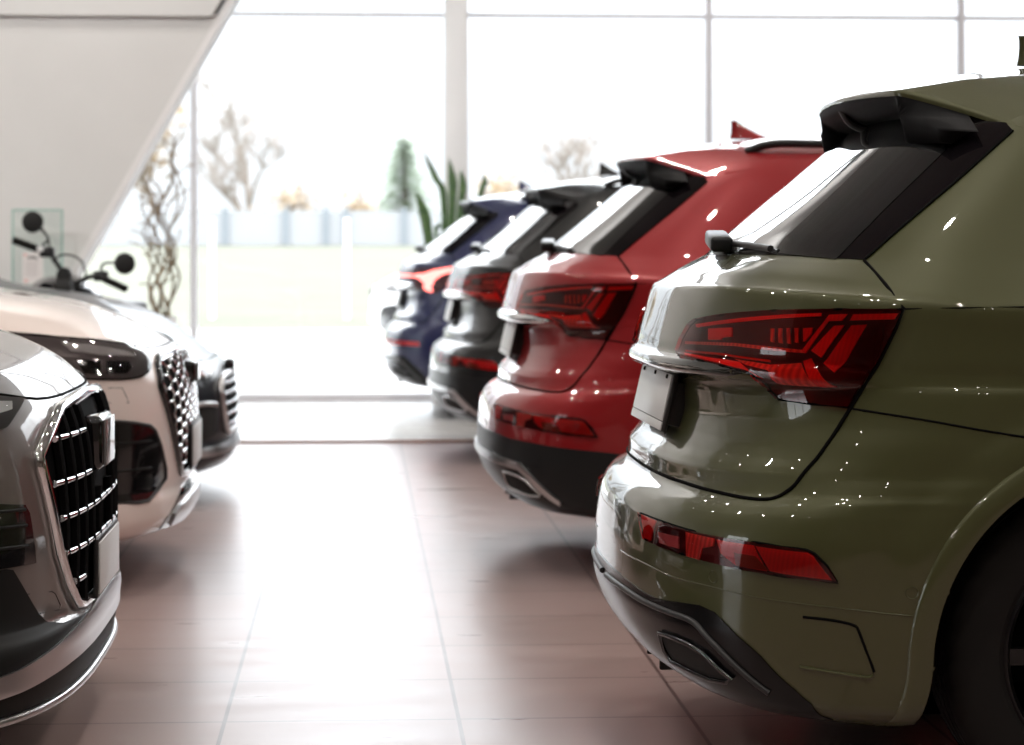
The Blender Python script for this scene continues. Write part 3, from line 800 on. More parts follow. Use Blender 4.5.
def build_suv(paint_m, origin, rz, label, lower_plastic=False, electric=False):
    B = suv_body
    X = BAKED['SUV']
    top = empty('suv', (*origin, 0), rz)
    tag(top, label, 'car')
    B.mesh('body', paint_m, top, cuts=[(WHEEL_X, WHEEL_Z, ARCH_R + 0.006), (FRONT_WHEEL_X, WHEEL_Z, ARCH_R + 0.006)], under=M['matte_black'])
    c = lambda z: (0.0, B.v_at(z, 0))
    # tailgate: a panel of its own from gap to gap
    tg = X['tailgate']
    outline = [(0.0, tg[0][1])] + tg[1:] + [(tg[-1][0] * 0.6, B.v_at(1.1815, 1) * 0.5 + B.v_at(1.188, 0) * 0.5), c(1.189)]
    gate = patch('tailgate', B, outline, 0.0015, paint_m, top, sides=(1, -1), thick=0.004, h=0.01, mirror_center=True)
    gap = [(0.0, tg[0][1])] + tg[1:]
    gp = smooth_path([Vector((a, b, 0)) for a, b in gap[:12]], 5) + [Vector((a, b, 0)) for a, b in gap[12:]]
    full = [(p.x, p.y) for p in gp]
    for s in (1, -1):
        pass
    bm = bmesh.new()
    P1 = path_on(B, full, 0.0006, 1, smooth=False); P2 = path_on(B, full, 0.0006, -1, smooth=False)
    add_tube(bm, P2[::-1] + P1[1:], 0.0042, 8)
    from_bm('tailgate_seam', bm, M['seam_dark'], top, sharp=80)
    # lip across the tailgate under the lamps
    v0, v1 = B.v_at(0.929, 0), B.v_at(0.968, 0)
    ue = B.uv_rear(0.665, 0.935)[0]
    patch('tailgate_lip', B, [(0, v0), (ue * 0.8, v0), (ue, (v0 * 0.6 + v1 * 0.4)), (ue * 0.9, v1 * 0.85 + v0 * 0.15), (ue * 0.6, v1), (0, v1)], 0.003, M['lip_trim'], gate, sides=(1, -1), thick=0.006, h=0.01, mirror_center=True)
    # rear glass and its black border
    gt = X['glass_trim']
    rim = [c(1.1905)] + [(gt[0][0] * 0.6, 0.5 * (B.v_at(1.183, 1) + B.v_at(1.1895, 0)))] + gt + [(gt[-1][0] * 0.9, B.v_at(1.50, 1)), (gt[-1][0] * 0.6, B.v_at(1.55, 1)), c(1.565)]
    patch('pillar_border', B, rim, 0.002, M['glass_border'], top, sides=(1, -1), thick=0.004, h=0.015, mirror_center=True)
    ge = X['glass_edge']
    gl = [c(1.196)] + [(ge[0][0] * 0.6, B.v_at(1.189, 1) * 0.5 + B.v_at(1.195, 0) * 0.5)] + ge + [(ge[-1][0] * 0.95, B.v_at(1.47, 1)), (ge[-1][0] * 0.8, B.v_at(1.52, 1)), c(1.545)]
    patch('rear_window', B, gl, 0.0035, M['privacy_glass'], top, sides=(1, -1), thick=0.002, h=0.015, mirror_center=True)
    seam('window_seam', B, gt, 0.003, M['seam_dark'], top, sides=(1, -1), off=0.0015)
    # lamps
    for s in (() if electric else (-1, 1)):
        lo = X['light']
        L = patch('tail_light', B, lo, 0.003, M['lamp_housing'], top, sides=(s,), thick=0.003, h=0.008)
        el = [('l_topline', 'lamp_red'), ('l_top1', 'lamp_red'), ('l_top2', 'lamp_red'), ('l_diag1', 'lamp_red'), ('l_diag2', 'lamp_red'), ('l_diagframe', 'lamp_red'),
              ('l_hline', 'lamp_bright'), ('l_hline2', 'lamp_red'), ('l_block1', 'lamp_red'), ('l_rib1', 'lamp_bright'), ('l_rib2', 'lamp_bright'), ('l_rib3', 'lamp_bright'),
              ('l_rib4', 'lamp_bright'), ('l_rib5', 'lamp_red'), ('l_low', 'lamp_bright'), ('l_chev', 'lamp_red'), ('l_dark', 'lamp_dark'), ('l_lowbar', 'lamp_red')]
        for k, mm in el:
            patch('light_element', B, X[k], 0.007 if k != 'l_low' else 0.006, M[mm], L, sides=(s,), thick=0.004, h=0.01)  # lower patch: window reflection put into the colour as a brighter red
        patch('lens', B, lo, 0.013, M['red_lens'], L, sides=(s,), thick=0.0125, h=0.008)
        seam('light_seam', B, lo, 0.0035, M['seam_dark'], L, sides=(s,), off=0.001, closed=True, smooth=False)
        ro = X['reflector']
        G = patch('rear_fog_lamp', B, ro, 0.002, M['lamp_housing'], top, sides=(s,), thick=0.003, h=0.008)
        for k, mm in [('r_red1', 'lamp_bright'), ('r_red2', 'lamp_red'), ('r_red3', 'lamp_red'), ('r_clear', 'lamp_clear'), ('r_pink', 'lamp_red'), ('r_amber', 'lamp_amber')]:
            patch('light_element', B, X[k], 0.005 if k != 'r_amber' else 0.0055, M[mm], G, sides=(s,), thick=0.003, h=0.01)
        patch('lens', B, ro, 0.009, M['pink_lens'], G, sides=(s,), thick=0.0085, h=0.008)
        seam('light_seam', B, ro, 0.003, M['seam_dark'], G, sides=(s,), off=0.001, closed=True, smooth=False)
    if electric:
        uvr = lambda pts: [B.uv_rear(y, z) for y, z in pts]
        hous = [(0, B.v_at(1.055, 0))] + uvr([(0.3, 1.055), (0.6, 1.07), (0.86, 1.09), (0.85, 1.0), (0.80, 0.90), (0.72, 0.90), (0.60, 0.985), (0.3, 0.995)]) + [(0, B.v_at(0.995, 0))]
        L = patch('tail_light', B, hous, 0.003, M['lamp_housing'], top, sides=(1, -1), thick=0.003, h=0.01, mirror_center=True)
        bar = [(0, B.v_at(1.030, 0))] + uvr([(0.3, 1.030), (0.58, 1.030)]) + uvr([(0.58, 1.014), (0.3, 1.016)]) + [(0, B.v_at(1.016, 0))]
        patch('light_bar', B, bar, 0.007, M['lamp_lit'], L, sides=(1, -1), thick=0.004, h=0.01, mirror_center=True)
        for s in (-1, 1):
            fork = uvr([(0.60, 1.030), (0.70, 1.040), (0.76, 1.064), (0.850, 1.088), (0.852, 1.060), (0.805, 1.030), (0.775, 0.990), (0.775, 0.915), (0.745, 0.912), (0.72, 0.97), (0.66, 1.005), (0.60, 1.012)])
            patch('light_fork', B, fork, 0.007, M['lamp_lit'], L, sides=(s,), thick=0.004, h=0.01)
        for s in (-1, 1):
            G = patch('rear_fog_lamp', B, uvr([(0.30, 0.565), (0.60, 0.562), (0.84, 0.555), (0.85, 0.53), (0.60, 0.532), (0.30, 0.535)]), 0.004, M['lamp_red'], top, sides=(s,), thick=0.003, h=0.01)
            patch('lens', B, uvr([(0.30, 0.565), (0.60, 0.562), (0.84, 0.555), (0.85, 0.53), (0.60, 0.532), (0.30, 0.535)]), 0.008, M['pink_lens'], G, sides=(s,), thick=0.004, h=0.01)
    # seams
    seam('bumper_seam', B, X['seam_side'], 0.0024, M['seam_dark'], top, sides=(1, -1))
    seam('shoulder_seam', B, X['shoulder'] + [B.uv_side(x, 1.087) for x in (1.0, 1.3, 1.7)], 0.0018, M['seam_dark'], top, sides=(1, -1), smooth=False)
    # diffuser
    vb = B.v_at(0.235, 0)
    be = X['black_edge']
    low = [(0.0, be[0][1])] + be[1:] + [(be[-1][0] * 1.02, vb), (0.0, vb)]
    if lower_plastic:
        sl = X['seam_low']
        ax, az = B.uv_side(0.545, 0.455), B.uv_side(0.55, 0.23)
        lowp = [(0.0, sl[0][1])] + sl + [ax, az, (be[-1][0], vb), (0.0, vb)]
        lv = patch('lower_bumper', B, lowp, 0.003, M['grey_plastic'], top, sides=(1, -1), thick=0.004, h=0.012, mirror_center=True)
        ll = X['lip_low']
        band = [(p[0], p[1]) for p in ll]
        dn = [(p[0] * 0.985, p[1] - 0.03) for p in ll][::-1]
        patch('diffuser_trim', B, [(0, ll[0][1])] + ll[1:] + dn[:-1] + [(0, ll[0][1] - 0.03)], 0.012, M['satin_silver'], lv, sides=(1, -1), thick=0.012, h=0.012, mirror_center=True)
    else:
        lv = patch('diffuser', B, low, 0.003, M['diffuser_black'], top, sides=(1, -1), thick=0.004, h=0.01, mirror_center=True)
        seam('bumper_crease', B, X['seam_low'], 0.0016, paint_m, top, sides=(1, -1), off=0.0005)
        seam('vent_edge', B, X['pocket_r'], 0.003, M['seam_dark'], top, sides=(1, -1), off=0.0)
        seam('vent_ledge', B, X['pocket_b'], 0.006, paint_m, top, sides=(1, -1), off=0.0, flat=0.6)
        ll = X['lip_low']
        seam('diffuser_edge', B, ll, 0.007, M['satin_black'], lv, sides=(1, -1), off=0.004)
    ex = X['exhaust']
    for s in (1, -1):
        E = patch('exhaust_tip', B, ex, 0.006, M['matte_black'], top, sides=(s,), thick=0.006, h=0.01)
        seam('exhaust_rim', B, ex, 0.0055, M['satin_silver'] if lower_plastic else M['dark_chrome'], E, sides=(s,), off=0.009, closed=True, smooth=False)
    bm = bmesh.new()
    for y in (-0.22, 0.0, 0.22):
        add_box(bm, (0.2, y, 0.262), (0.2, 0.012, 0.05), bevel=0.004)
    from_bm('diffuser_fin', bm, M['matte_black'], top)
    # parking sensors
    for k in ('sensor1', 'sensor2'):
        u, v = X[k][0]
        for s in (1, -1):
            p = B.S(u, v); n = Vector(B.N(u, v)); n.y *= s
            bm = bmesh.new()
            t = Vector((0, 0, 1)); a = t.cross(n).normalized(); b = n.cross(a)
            c0 = Vector((p[0], p[1] * s, p[2]))
            add_tube(bm, [c0 + (a * math.cos(q) + b * math.sin(q)) * 0.0125 for q in [2 * math.pi * i / 24 for i in range(24)]], 0.0016, 6, closed=True)
            from_bm('parking_sensor', bm, paint_m, top)
    # number plate
    rot = Matrix.Rotation(R(13), 3, 'Y')
    bm = bmesh.new()
    add_box(bm, (0, 0, 0), (0.012, 0.54, 0.135), bevel=0.004)
    add_box(bm, (0.022, 0, 0.0), (0.036, 0.50, 0.10), bevel=0.004)
    H_ = from_bm('plate_holder', bm, M['satin_black'], top)
    H_.location = (0.118, 0, 0.853); H_.rotation_euler = (0, R(13), 0)
    bm = bmesh.new()
    add_box(bm, (-0.0075, 0, 0.010), (0.004, 0.52, 0.108), bevel=0.0015)
    from_bm('number_plate', bm, M['plate_white'], H_)
    bm = bmesh.new()
    for y in (-0.2, 0, 0.2):
        add_box(bm, (-0.010, y, 0.057), (0.006, 0.016, 0.01), bevel=0.002)
    from_bm('plate_clip', bm, M['matte_black'], H_)
    bm = bmesh.new()
    add_box(bm, (-0.0075, 0, -0.056), (0.004, 0.525, 0.02), bevel=0.0015)
    from_bm('plate_strip', bm, M['plate_white'], H_)
    # wiper across the foot of the glass
    bm = bmesh.new()
    pts = [(0.262, 0.10, 1.222), (0.262, 0.04, 1.228), (0.27, -0.08, 1.226), (0.282, -0.17, 1.220)]
    add_box(bm, (0.268, -0.03, 1.224), (0.052, 0.27, 0.036), rot=Matrix.Rotation(R(4), 3, 'X') @ Matrix.Rotation(R(-6), 3, 'Z'), bevel=0.009)
    W_ = from_bm('rear_wiper', bm, M['grey_plastic'], top, sharp=50)
    bm = bmesh.new()
    add_tube(bm, smooth_path([(0.284, -0.16, 1.217), (0.30, -0.30, 1.212), (0.318, -0.44, 1.205)], 6), 0.008, 8)
    add_tube(bm, smooth_path([(0.300, -0.13, 1.208), (0.310, -0.30, 1.204), (0.330, -0.47, 1.199)], 6), 0.006, 6)
    from_bm('wiper_blade', bm, M['satin_black'], W_, sharp=60)
    bm = bmesh.new()
    add_box(bm, (0.29, -0.02, 1.205), (0.05, 0.16, 0.03), rot=None, bevel=0.01)
    from_bm('wiper_base', bm, M['satin_black'], W_)
    # roof spoiler: a skin that carries on the roof, black underside and fins
    U_, V_, P_ = B.grid()
    nu_ = P_.shape[1]
    from mathutils.bvhtree import BVHTree
    fc = [(i * nu_ + j, i * nu_ + j + 1, (i + 1) * nu_ + j + 1, (i + 1) * nu_ + j) for i in range(B_TOP(B), P_.shape[0] - 1) for j in range(nu_ - 1)]
    bvh = BVHTree.FromPolygons([tuple(p) for p in P_.reshape(-1, 3)], fc)
    def zb(x, y):
        h = bvh.ray_cast(Vector((x, abs(y), 3)), Vector((0, 0, -1)))
        return h[0].z if h[0] is not None else 1.4
    bm = bmesh.new(); bm2 = bmesh.new()
    ys = np.concatenate([np.linspace(-0.615, -0.40, 19), np.linspace(-0.36, 0.36, 19), np.linspace(0.40, 0.615, 19)])
    topr, botr = [], []
    for y in ys:
        ay = abs(y)
        k = min(max((ay - 0.43) / 0.185, 0), 1)
        tip_x = 0.558 + 0.045 * (ay / 0.43) ** 2 if ay < 0.43 else 0.603 + (0.83 - 0.603) * k ** 0.85
        tip_z = 1.566 - 0.008 * (ay / 0.43) ** 2 if ay < 0.43 else 1.558 + (1.468 - 1.558) * k
        root_x = 0.96 + 0.02 * k
        zr_ = zb(root_x, y) + 0.001
        mid_x = 0.55 * tip_x + 0.45 * root_x
        mz = max(0.55 * tip_z + 0.45 * zr_ + 0.010 * (1 - k), zb(mid_x, y) + 0.002)
        q_x = 0.25 * tip_x + 0.75 * root_x
        qz = max(0.25 * tip_z + 0.75 * zr_ + 0.007 * (1 - k), zb(q_x, y) + 0.0015)
        sec_t = [(root_x, zr_), (q_x, qz), (mid_x, mz), (tip_x + 0.02, tip_z + 0.003), (tip_x + 0.003, tip_z), (tip_x, tip_z - 0.005), (tip_x + 0.002, tip_z - 0.012)]
        f = min(max((ay - 0.40) / 0.06, 0), 1)
        f = f * f * (3 - 2 * f)
        lead = 0.012 * (1 - k)
        bx = [tip_x + 0.004, tip_x + 0.012, tip_x + 0.05, tip_x + 0.12, tip_x + 0.22]
        bz = [tip_z - 0.012, tip_z - 0.03, tip_z - 0.055, tip_z - 0.065, tip_z - 0.05]
        fx = [min(tip_x + 0.004, 0.74), 0.60 + 0.06 * k, 0.615 + 0.05 * k, 0.69, 0.735]
        fz = [tip_z - 0.012, 1.50 - 0.01 * k, 1.437, 1.433, 1.47]
        sec_b = [(bx[i] * (1 - f) + fx[i] * f, min(bz[i] * (1 - f) + fz[i] * f, tip_z - 0.006)) for i in range(5)]
        topr.append([bm.verts.new((x, y, z)) for x, z in sec_t])
        botr.append([bm2.verts.new((x, y * (1.0 if i < 1 else 1.0 - 0.045 * f), z)) for i, (x, z) in enumerate(sec_b)])
    for rr_, b_ in ((topr, bm), (botr, bm2)):
        for A, C in zip(rr_[:-1], rr_[1:]):
            for j in range(len(A) - 1):
                b_.faces.new((A[j], A[j + 1], C[j + 1], C[j]))
        b_.faces.new(rr_[0]); b_.faces.new(rr_[-1][::-1])
    sp = from_bm('roof_spoiler', bm, paint_m, top, sharp=50)
    from_bm('spoiler_underside', bm2, M['spoiler_black'], sp, sharp=150)
    bm = bmesh.new()
    add_tube(bm, smooth_path([(0.66, 0.02, 1.487), (0.60, 0.02, 1.505), (0.575, 0.02, 1.54)], 4), [0.02] * 4 + [0.017] * 5, 10, flat=0.5)
    from_bm('spoiler_stay', bm, M['satin_black'], sp)
    # aerial fin
    bm = bmesh.new()
    for (x0, x1, z, wy) in [(0.0, 0.16, 0.0, 0.028), (0.0, 0.10, 0.02, 0.018), (0.005, 0.055, 0.05, 0.007), (0.008, 0.03, 0.068, 0.003)]:
        pass
    sec = [(0.0, 0.165, 0.0, 0.030), (0.004, 0.12, 0.018, 0.020), (0.006, 0.075, 0.040, 0.011), (0.006, 0.045, 0.060, 0.006), (0.004, 0.026, 0.072, 0.003)]
    rings = []
    for x0, x1, z, wy in sec:
        rings.append([bm.verts.new((1.0 + (x0 + x1) / 2 + (x1 - x0) / 2 * math.cos(t), wy * math.sin(t), 1.648 + z)) for t in [2 * math.pi * i / 20 for i in range(20)]])
    for A, C in zip(rings[:-1], rings[1:]):
        for j in range(20):
            bm.faces.new((A[j], A[(j + 1) % 20], C[(j + 1) % 20], C[j]))
    bm.faces.new(rings[-1])
    from_bm('roof_aerial', bm, paint_m, top, sharp=60)
    for s in (1, -1):
        bm = bmesh.new()
        pts = []
        for x in (0.98, 1.08, 1.3, 1.8, 2.3, 2.55, 2.62):
            u, v = B.uv_side(x, 1.575)
            p = B.S(u, v)
            pts.append((p[0], s * (p[1] + 0.0), p[2] + (0.03 if 1.0 < x < 2.6 else 0.0)))
        add_tube(bm, smooth_path(pts, 5), 0.016, 10)
        from_bm('roof_rail', bm, M['satin_black'], top)
    # glasshouse
    side_windows(B, top, [[(1.12, 1.20), (1.40, 1.155), (1.62, 1.15), (1.62, 1.46), (1.30, 1.43), (1.12, 1.27)], [(1.66, 1.15), (2.36, 1.14), (2.36, 1.475), (1.66, 1.462)], [(2.42, 1.14), (3.12, 1.13), (3.05, 1.2), (2.62, 1.46), (2.42, 1.475)]], M['privacy_glass'])
    va, vb2 = B.v_at(1.14, 1), B.v_at(1.56, 1)
    patch('windscreen', B, [(1.0, va), (0.86, va), (0.84, (va + vb2) / 2), (0.85, vb2), (1.0, vb2)], 0.003, M['window_dark'], top, sides=(1, -1), thick=0.004, h=0.04, mirror_center=True)
    for xs in (1.63, 2.39, 3.2):
        seam('door_seam', B, [B.uv_side(xs + (0.25 if (z < 0.8 and xs < 2) else 0), z) for z in (0.34, 0.6, 0.79, 0.9, 1.08)], 0.0025, M['seam_dark'], top, sides=(1, -1), smooth=False)
    # wheels
    for wx in (WHEEL_X, FRONT_WHEEL_X):
        for s in (-1, 1):
            arch_liner(top, wx, WHEEL_Z, ARCH_R + 0.03, s, lambda px, pz: float(B.S(*B.uv_side(px, max(pz, 0.235)))[1]) - 0.03)
            wheel_set(top, wx, WHEEL_Z, 0.362, s, 0.88, 0.25)
        arch_trim(top, B, wx, WHEEL_Z, ARCH_R - 0.004, paint_m)
    return top
def car_common(body, paint_m, pose, label, kind, wheels, wr, arch_r, win, roof_z):
    top = empty(kind, (*pose[0], 0), pose[1])
    tag(top, label, 'car')
    body.mesh('body', paint_m, top, cuts=[(x, wr, arch_r + 0.006) for x in wheels], under=M['matte_black'])
    W0 = float(body.S(0.5, body.v_at(0.45, 1))[1])
    for wx in wheels:
        for s in (-1, 1):
            arch_liner(top, wx, wr, arch_r + 0.025, s, lambda px, pz: float(body.S(*body.uv_side(px, max(pz, 0.22)))[1]) - 0.03)
            wheel_set(top, wx, wr, wr, s, W0 - 0.045, 0.24, tread=False)
        arch_trim(top, body, wx, wr, arch_r - 0.004, paint_m, width=0.045, lip=0.006)
    side_windows(body, top, win, M['privacy_glass'])
    return top

def mirrored_tube(name, body, half, rad, m, parent, off=0.0, closed=False, sides=8, smooth=False, flat=None):
    P = path_on(body, half, off, 1, smooth=smooth)
    Q = path_on(body, half, off, -1, smooth=smooth)
    bm = bmesh.new()
    if closed:
        add_tube(bm, P[:-1] + Q[::-1][:-1] if False else P + Q[::-1][1:-1], rad, sides, closed=True, flat=flat)
    else:
        add_tube(bm, Q[::-1] + P[1:], rad, sides, flat=flat)
    return from_bm(name, bm, m, parent, sharp=60)

def half_width(outline_yz, z):
    """Half width of a grille outline [(y, z) ...] at height z."""
    best = 0.0
    for (y0, z0), (y1, z1) in zip(outline_yz[:-1], outline_yz[1:]):
        if (z0 - z) * (z1 - z) <= 0 and z0 != z1:
            best = max(best, y0 + (y1 - y0) * (z - z0) / (z1 - z0))
    return best

def surf(body, y, z, off=0.0):
    u, v = body.uv_rear(abs(y), z)
    p = body.S(u, v) + body.N(u, v) * off
    return Vector((p[0], p[1] if y >= 0 else -p[1], p[2]))

def bar_on(name, body, y0, y1, z0, z1, rad, m, parent, off, n=8, flat=None, sides=8):
    bm = bmesh.new()
    add_tube(bm, [surf(body, y0 + (y1 - y0) * i / n, z0 + (z1 - z0) * i / n, off) for i in range(n + 1)], rad, sides, flat=flat)
    return from_bm(name, bm, m, parent, sharp=60)

def front_plate(parent, x, z, w=0.52, h=0.115, m='plate_white'):
    bm = bmesh.new()
    add_box(bm, (x + 0.006, 0, z), (0.012, w + 0.02, h + 0.02), bevel=0.004)
    H_ = from_bm('plate_holder', bm, M['satin_black'], parent)
    bm = bmesh.new()
    add_box(bm, (x - 0.002, 0, z), (0.005, w, h), bevel=0.002)
    from_bm('number_plate', bm, M[m], H_)
    return H_

def hood_seam(body, pts, parent):
    mirrored_tube('bonnet_seam', body, pts, 0.0035, M['seam_dark'], parent, 0.0003, smooth=False)

# ------------------------------------------------------------------ grey car, nearest on the left
def build_grey():
    B, X = grey_body, BAKED['GREY']
    win = [[(1.75, 1.15), (2.45, 1.13), (2.45, 1.46), (2.30, 1.46), (1.85, 1.25)], [(2.5, 1.13), (3.35, 1.13), (3.35, 1.47), (2.5, 1.47)], [(3.4, 1.13), (4.1, 1.16), (3.85, 1.42), (3.4, 1.47)]]
    top = car_common(B, M['grey_paint'], POSE['grey'], 'taupe grey car nearest on the left with a tall barred grille', 'car', (0.93, 3.90), 0.37, 0.42, win, 1.68)
    yz = [(0.0, .836), (0.202, .834), (0.408, .825), (0.544, .78), (0.632, .736), (0.628, .705), (0.617, .674), (0.597, .616), (0.561, .52), (0.49, .437), (0.406, .374), (0.348, .36), (0.158, .357), (0.0, .357)]
    half = [B.uv_rear(max(y, 1e-6), z) for y, z in yz]
    half[0] = (0.0, half[0][1]); half[-1] = (0.0, half[-1][1])
    G = patch('grille', B, half, 0.002, M['grille_black'], top, sides=(1, -1), thick=0.003, h=0.015, mirror_center=True)
    mirrored_tube('grille_frame', B, half, 0.017, M['chrome'], G, 0.006, closed=True, sides=10)
    fins = [0.135, 0.245, 0.345, 0.44, 0.525]
    zt, zb_ = 0.822, 0.37
    for s in (1, -1):
        for y in fins:
            lo, hi = zb_, zt
            zz = np.linspace(zb_, zt, 40)
            ok = [z for z in zz if half_width(yz, z) > y + 0.012]
            if not ok: continue
            lo, hi = min(ok), max(ok)
            if y < 0.3: lo = 0.50
            if y < 0.2: hi = 0.62
            bar_on('grille_fin', B, s * y, s * y, lo, hi, 0.013, M['grille_black'], G, 0.012, n=14, flat=None, sides=6)
    for z in (0.765, 0.668, 0.587, 0.506, 0.43):
        hw = half_width(yz, z) - 0.018
        edges = [0.0] + [f for f in fins if f < hw] + [hw]
        for s in (1, -1):
            for a, b in zip(edges[:-1], edges[1:]):
                if z > 0.64 and a < 0.14: continue
                if z < 0.5 and a < 0.30: continue
                bar_on('grille_bar', B, s * (a + 0.012), s * (b - 0.012), z, z, 0.0085, M['chrome'], G, 0.016, n=4)
    bm = bmesh.new()
    add_box(bm, (0.022, 0, 0.725), (0.06, 0.25, 0.135), rot=None, bevel=0.02, seg=3)
    sp = from_bm('radar_panel', bm, M['gloss_black'], G)
    bm = bmesh.new()
    add_box(bm, (-0.010, 0, 0.725), (0.006, 0.215, 0.115), bevel=0.003)
    from_bm('radar_face', bm, M['sensor_grey'], sp)
    front_plate(G, -0.008, 0.43, 0.46, 0.125, 'plate_white')
    # bonnet edge and lamp
    hs = [(0.0, B.v_at(0.853, 0))] + [B.uv_rear(y, z) for y, z in [(.1, .853), (.2, .853), (.3, .853), (.4, .854), (.48, .857), (.55, .864), (.64, .877), (.76, .893), (.85, .91)]]
    hood_seam(B, hs, top)
    seam('bonnet_crease', B, [*X['crease']], 0.0025, M['grey_paint'], top, sides=(1, -1), off=-0.0012)
    for s in (1, -1):
        hl = [B.uv_rear(y, z) for y, z in [(0.571, .857), (0.592, .861), (0.663, .868), (0.76, .878), (0.85, .89), (0.90, .885), (0.895, .80), (0.80, .80), (0.723, .806), (0.66, .832)]]
        L = patch('headlight', B, hl, 0.003, M['lamp_dark2'], top, sides=(s,), thick=0.003, h=0.01)
        patch('light_element', B, [B.uv_rear(y, z) for y, z in [(0.63, .858), (0.80, .87), (0.86, .865), (0.86, .845), (0.74, .835), (0.66, .842)]], 0.006, M['lamp_clear'], L, sides=(s,), thick=0.003, h=0.01)
        patch('lens', B, hl, 0.010, M['clear_lens'], L, sides=(s,), thick=0.009, h=0.01)
        ik = [B.uv_rear(y, z) for y, z in [(0.69, .615), (0.706, .635), (0.85, .655), (0.93, .655), (0.93, .51), (0.80, .505), (0.673, .502)]]
        I = patch('air_intake', B, ik, 0.003, M['gloss_black'], top, sides=(s,), thick=0.003, h=0.012)
        for zz in (0.545, 0.59, 0.625):
            bar_on('intake_slat', B, s * 0.71, s * 0.90, zz, zz + 0.008, 0.004, M['trim_black'], I, 0.004)
        bt = [B.uv_rear(y, z) for y, z in [(0.95, .495), (0.86, .50), (0.787, .503), (0.765, .498), (0.724, .45), (0.663, .385), (0.624, .36), (0.554, .347), (0.396, .341), (0.30, .338), (0.56, .318), (0.70, .296), (0.80, .28), (0.96, .27)]]
        patch('bumper_trim', B, bt, 0.003, M['trim_black'], top, sides=(s,), thick=0.003, h=0.012)
        seam('tow_cover_seam', B, [B.uv_rear(y, z) for y, z in [(0.713, .437), (0.579, .424), (0.555, .416), (0.519, .384), (0.533, .376), (0.653, .385)]], 0.0015, M['seam_soft'], top, sides=(s,), closed=False, smooth=False)
    # bright lower blade with a dark slot under it
    bh = [(0.0, .352), (0.18, .343), (0.38, .336), (0.55, .326), (0.70, .310), (0.83, .292), (0.93, .278), (0.975, .268)]
    bl = [(0.985, .228), (0.93, .234), (0.83, .242), (0.70, .252), (0.55, .259), (0.38, .262), (0.18, .263), (0.0, .263)]
    up = [B.uv_rear(max(y, 1e-6), z) for y, z in bh + bl]
    up[0] = (0.0, up[0][1]); up[-1] = (0.0, up[-1][1])
    bd = patch('front_blade', B, up, 0.010, M['satin_silver'], top, sides=(1, -1), thick=0.010, h=0.012, mirror_center=True)
    lo = [(0.0, .261), (0.18, .261), (0.38, .26), (0.55, .257), (0.70, .25), (0.83, .24), (0.93, .232), (0.975, .227), (0.98, .185), (0.8, .18), (0.5, .18), (0.0, .18)]
    up = [B.uv_rear(max(y, 1e-6), z) for y, z in lo]
    up[0] = (0.0, up[0][1]); up[-1] = (0.0, up[-1][1])
    patch('lower_grille', B, up, 0.002, M['trim_black'], top, sides=(1, -1), thick=0.003, h=0.012, mirror_center=True)
    mirrored_tube('splitter_edge', B, [(0.0, B.v_at(.186, 0))] + [B.uv_rear(y, z) for y, z in [(0.2, .186), (0.4, .186), (0.6, .185), (0.8, .184), (0.95, .182)]], 0.010, M['satin_silver'], bd, 0.006, smooth=True)
    va, vb = B.v_at(1.13, 1), B.v_at(1.58, 1)
    patch('windscreen', B, [(0.0, B.v_at(1.145, 0)), (0.16, B.v_at(1.14, 0)), (0.26, va), (0.26, vb), (0.0, vb)], 0.003, M['window_dark'], top, sides=(1, -1), thick=0.004, h=0.04, mirror_center=True)
    return top

# ------------------------------------------------------------------ blush car with a honeycomb grille
def honeycomb(name, body, yz, cell, rad, m, parent, off, skip=None):
    bm = bmesh.new()
    W, Hh = cell
    z0, z1 = min(z for _, z in yz), max(z for _, z in yz)
    for ci in range(-8, 9):
        cy = ci * W * 0.78
        z = z0 + Hh * (0.4 if ci % 2 == 0 else 0.9)
        while z < z1 - Hh * 0.25:
            if half_width(yz, z) > abs(cy) + W * 0.30 and not (skip and skip(cy, z)):
                pts = []
                for k in range(6):
                    a_ = math.pi / 3 * k
                    y_, b_ = cy + W * 0.49 * math.cos(a_), z + Hh * 0.54 * math.sin(a_)
                    hw = half_width(yz, min(max(b_, z0 + 1e-3), z1 - 1e-3))
                    pts.append(surf(body, max(min(y_, hw - 0.008), -hw + 0.008), min(max(b_, z0 + 0.010), z1 - 0.010), off))
                add_tube(bm, pts, rad, 6, closed=True)
            z += Hh
    return from_bm(name, bm, m, parent, sharp=60)

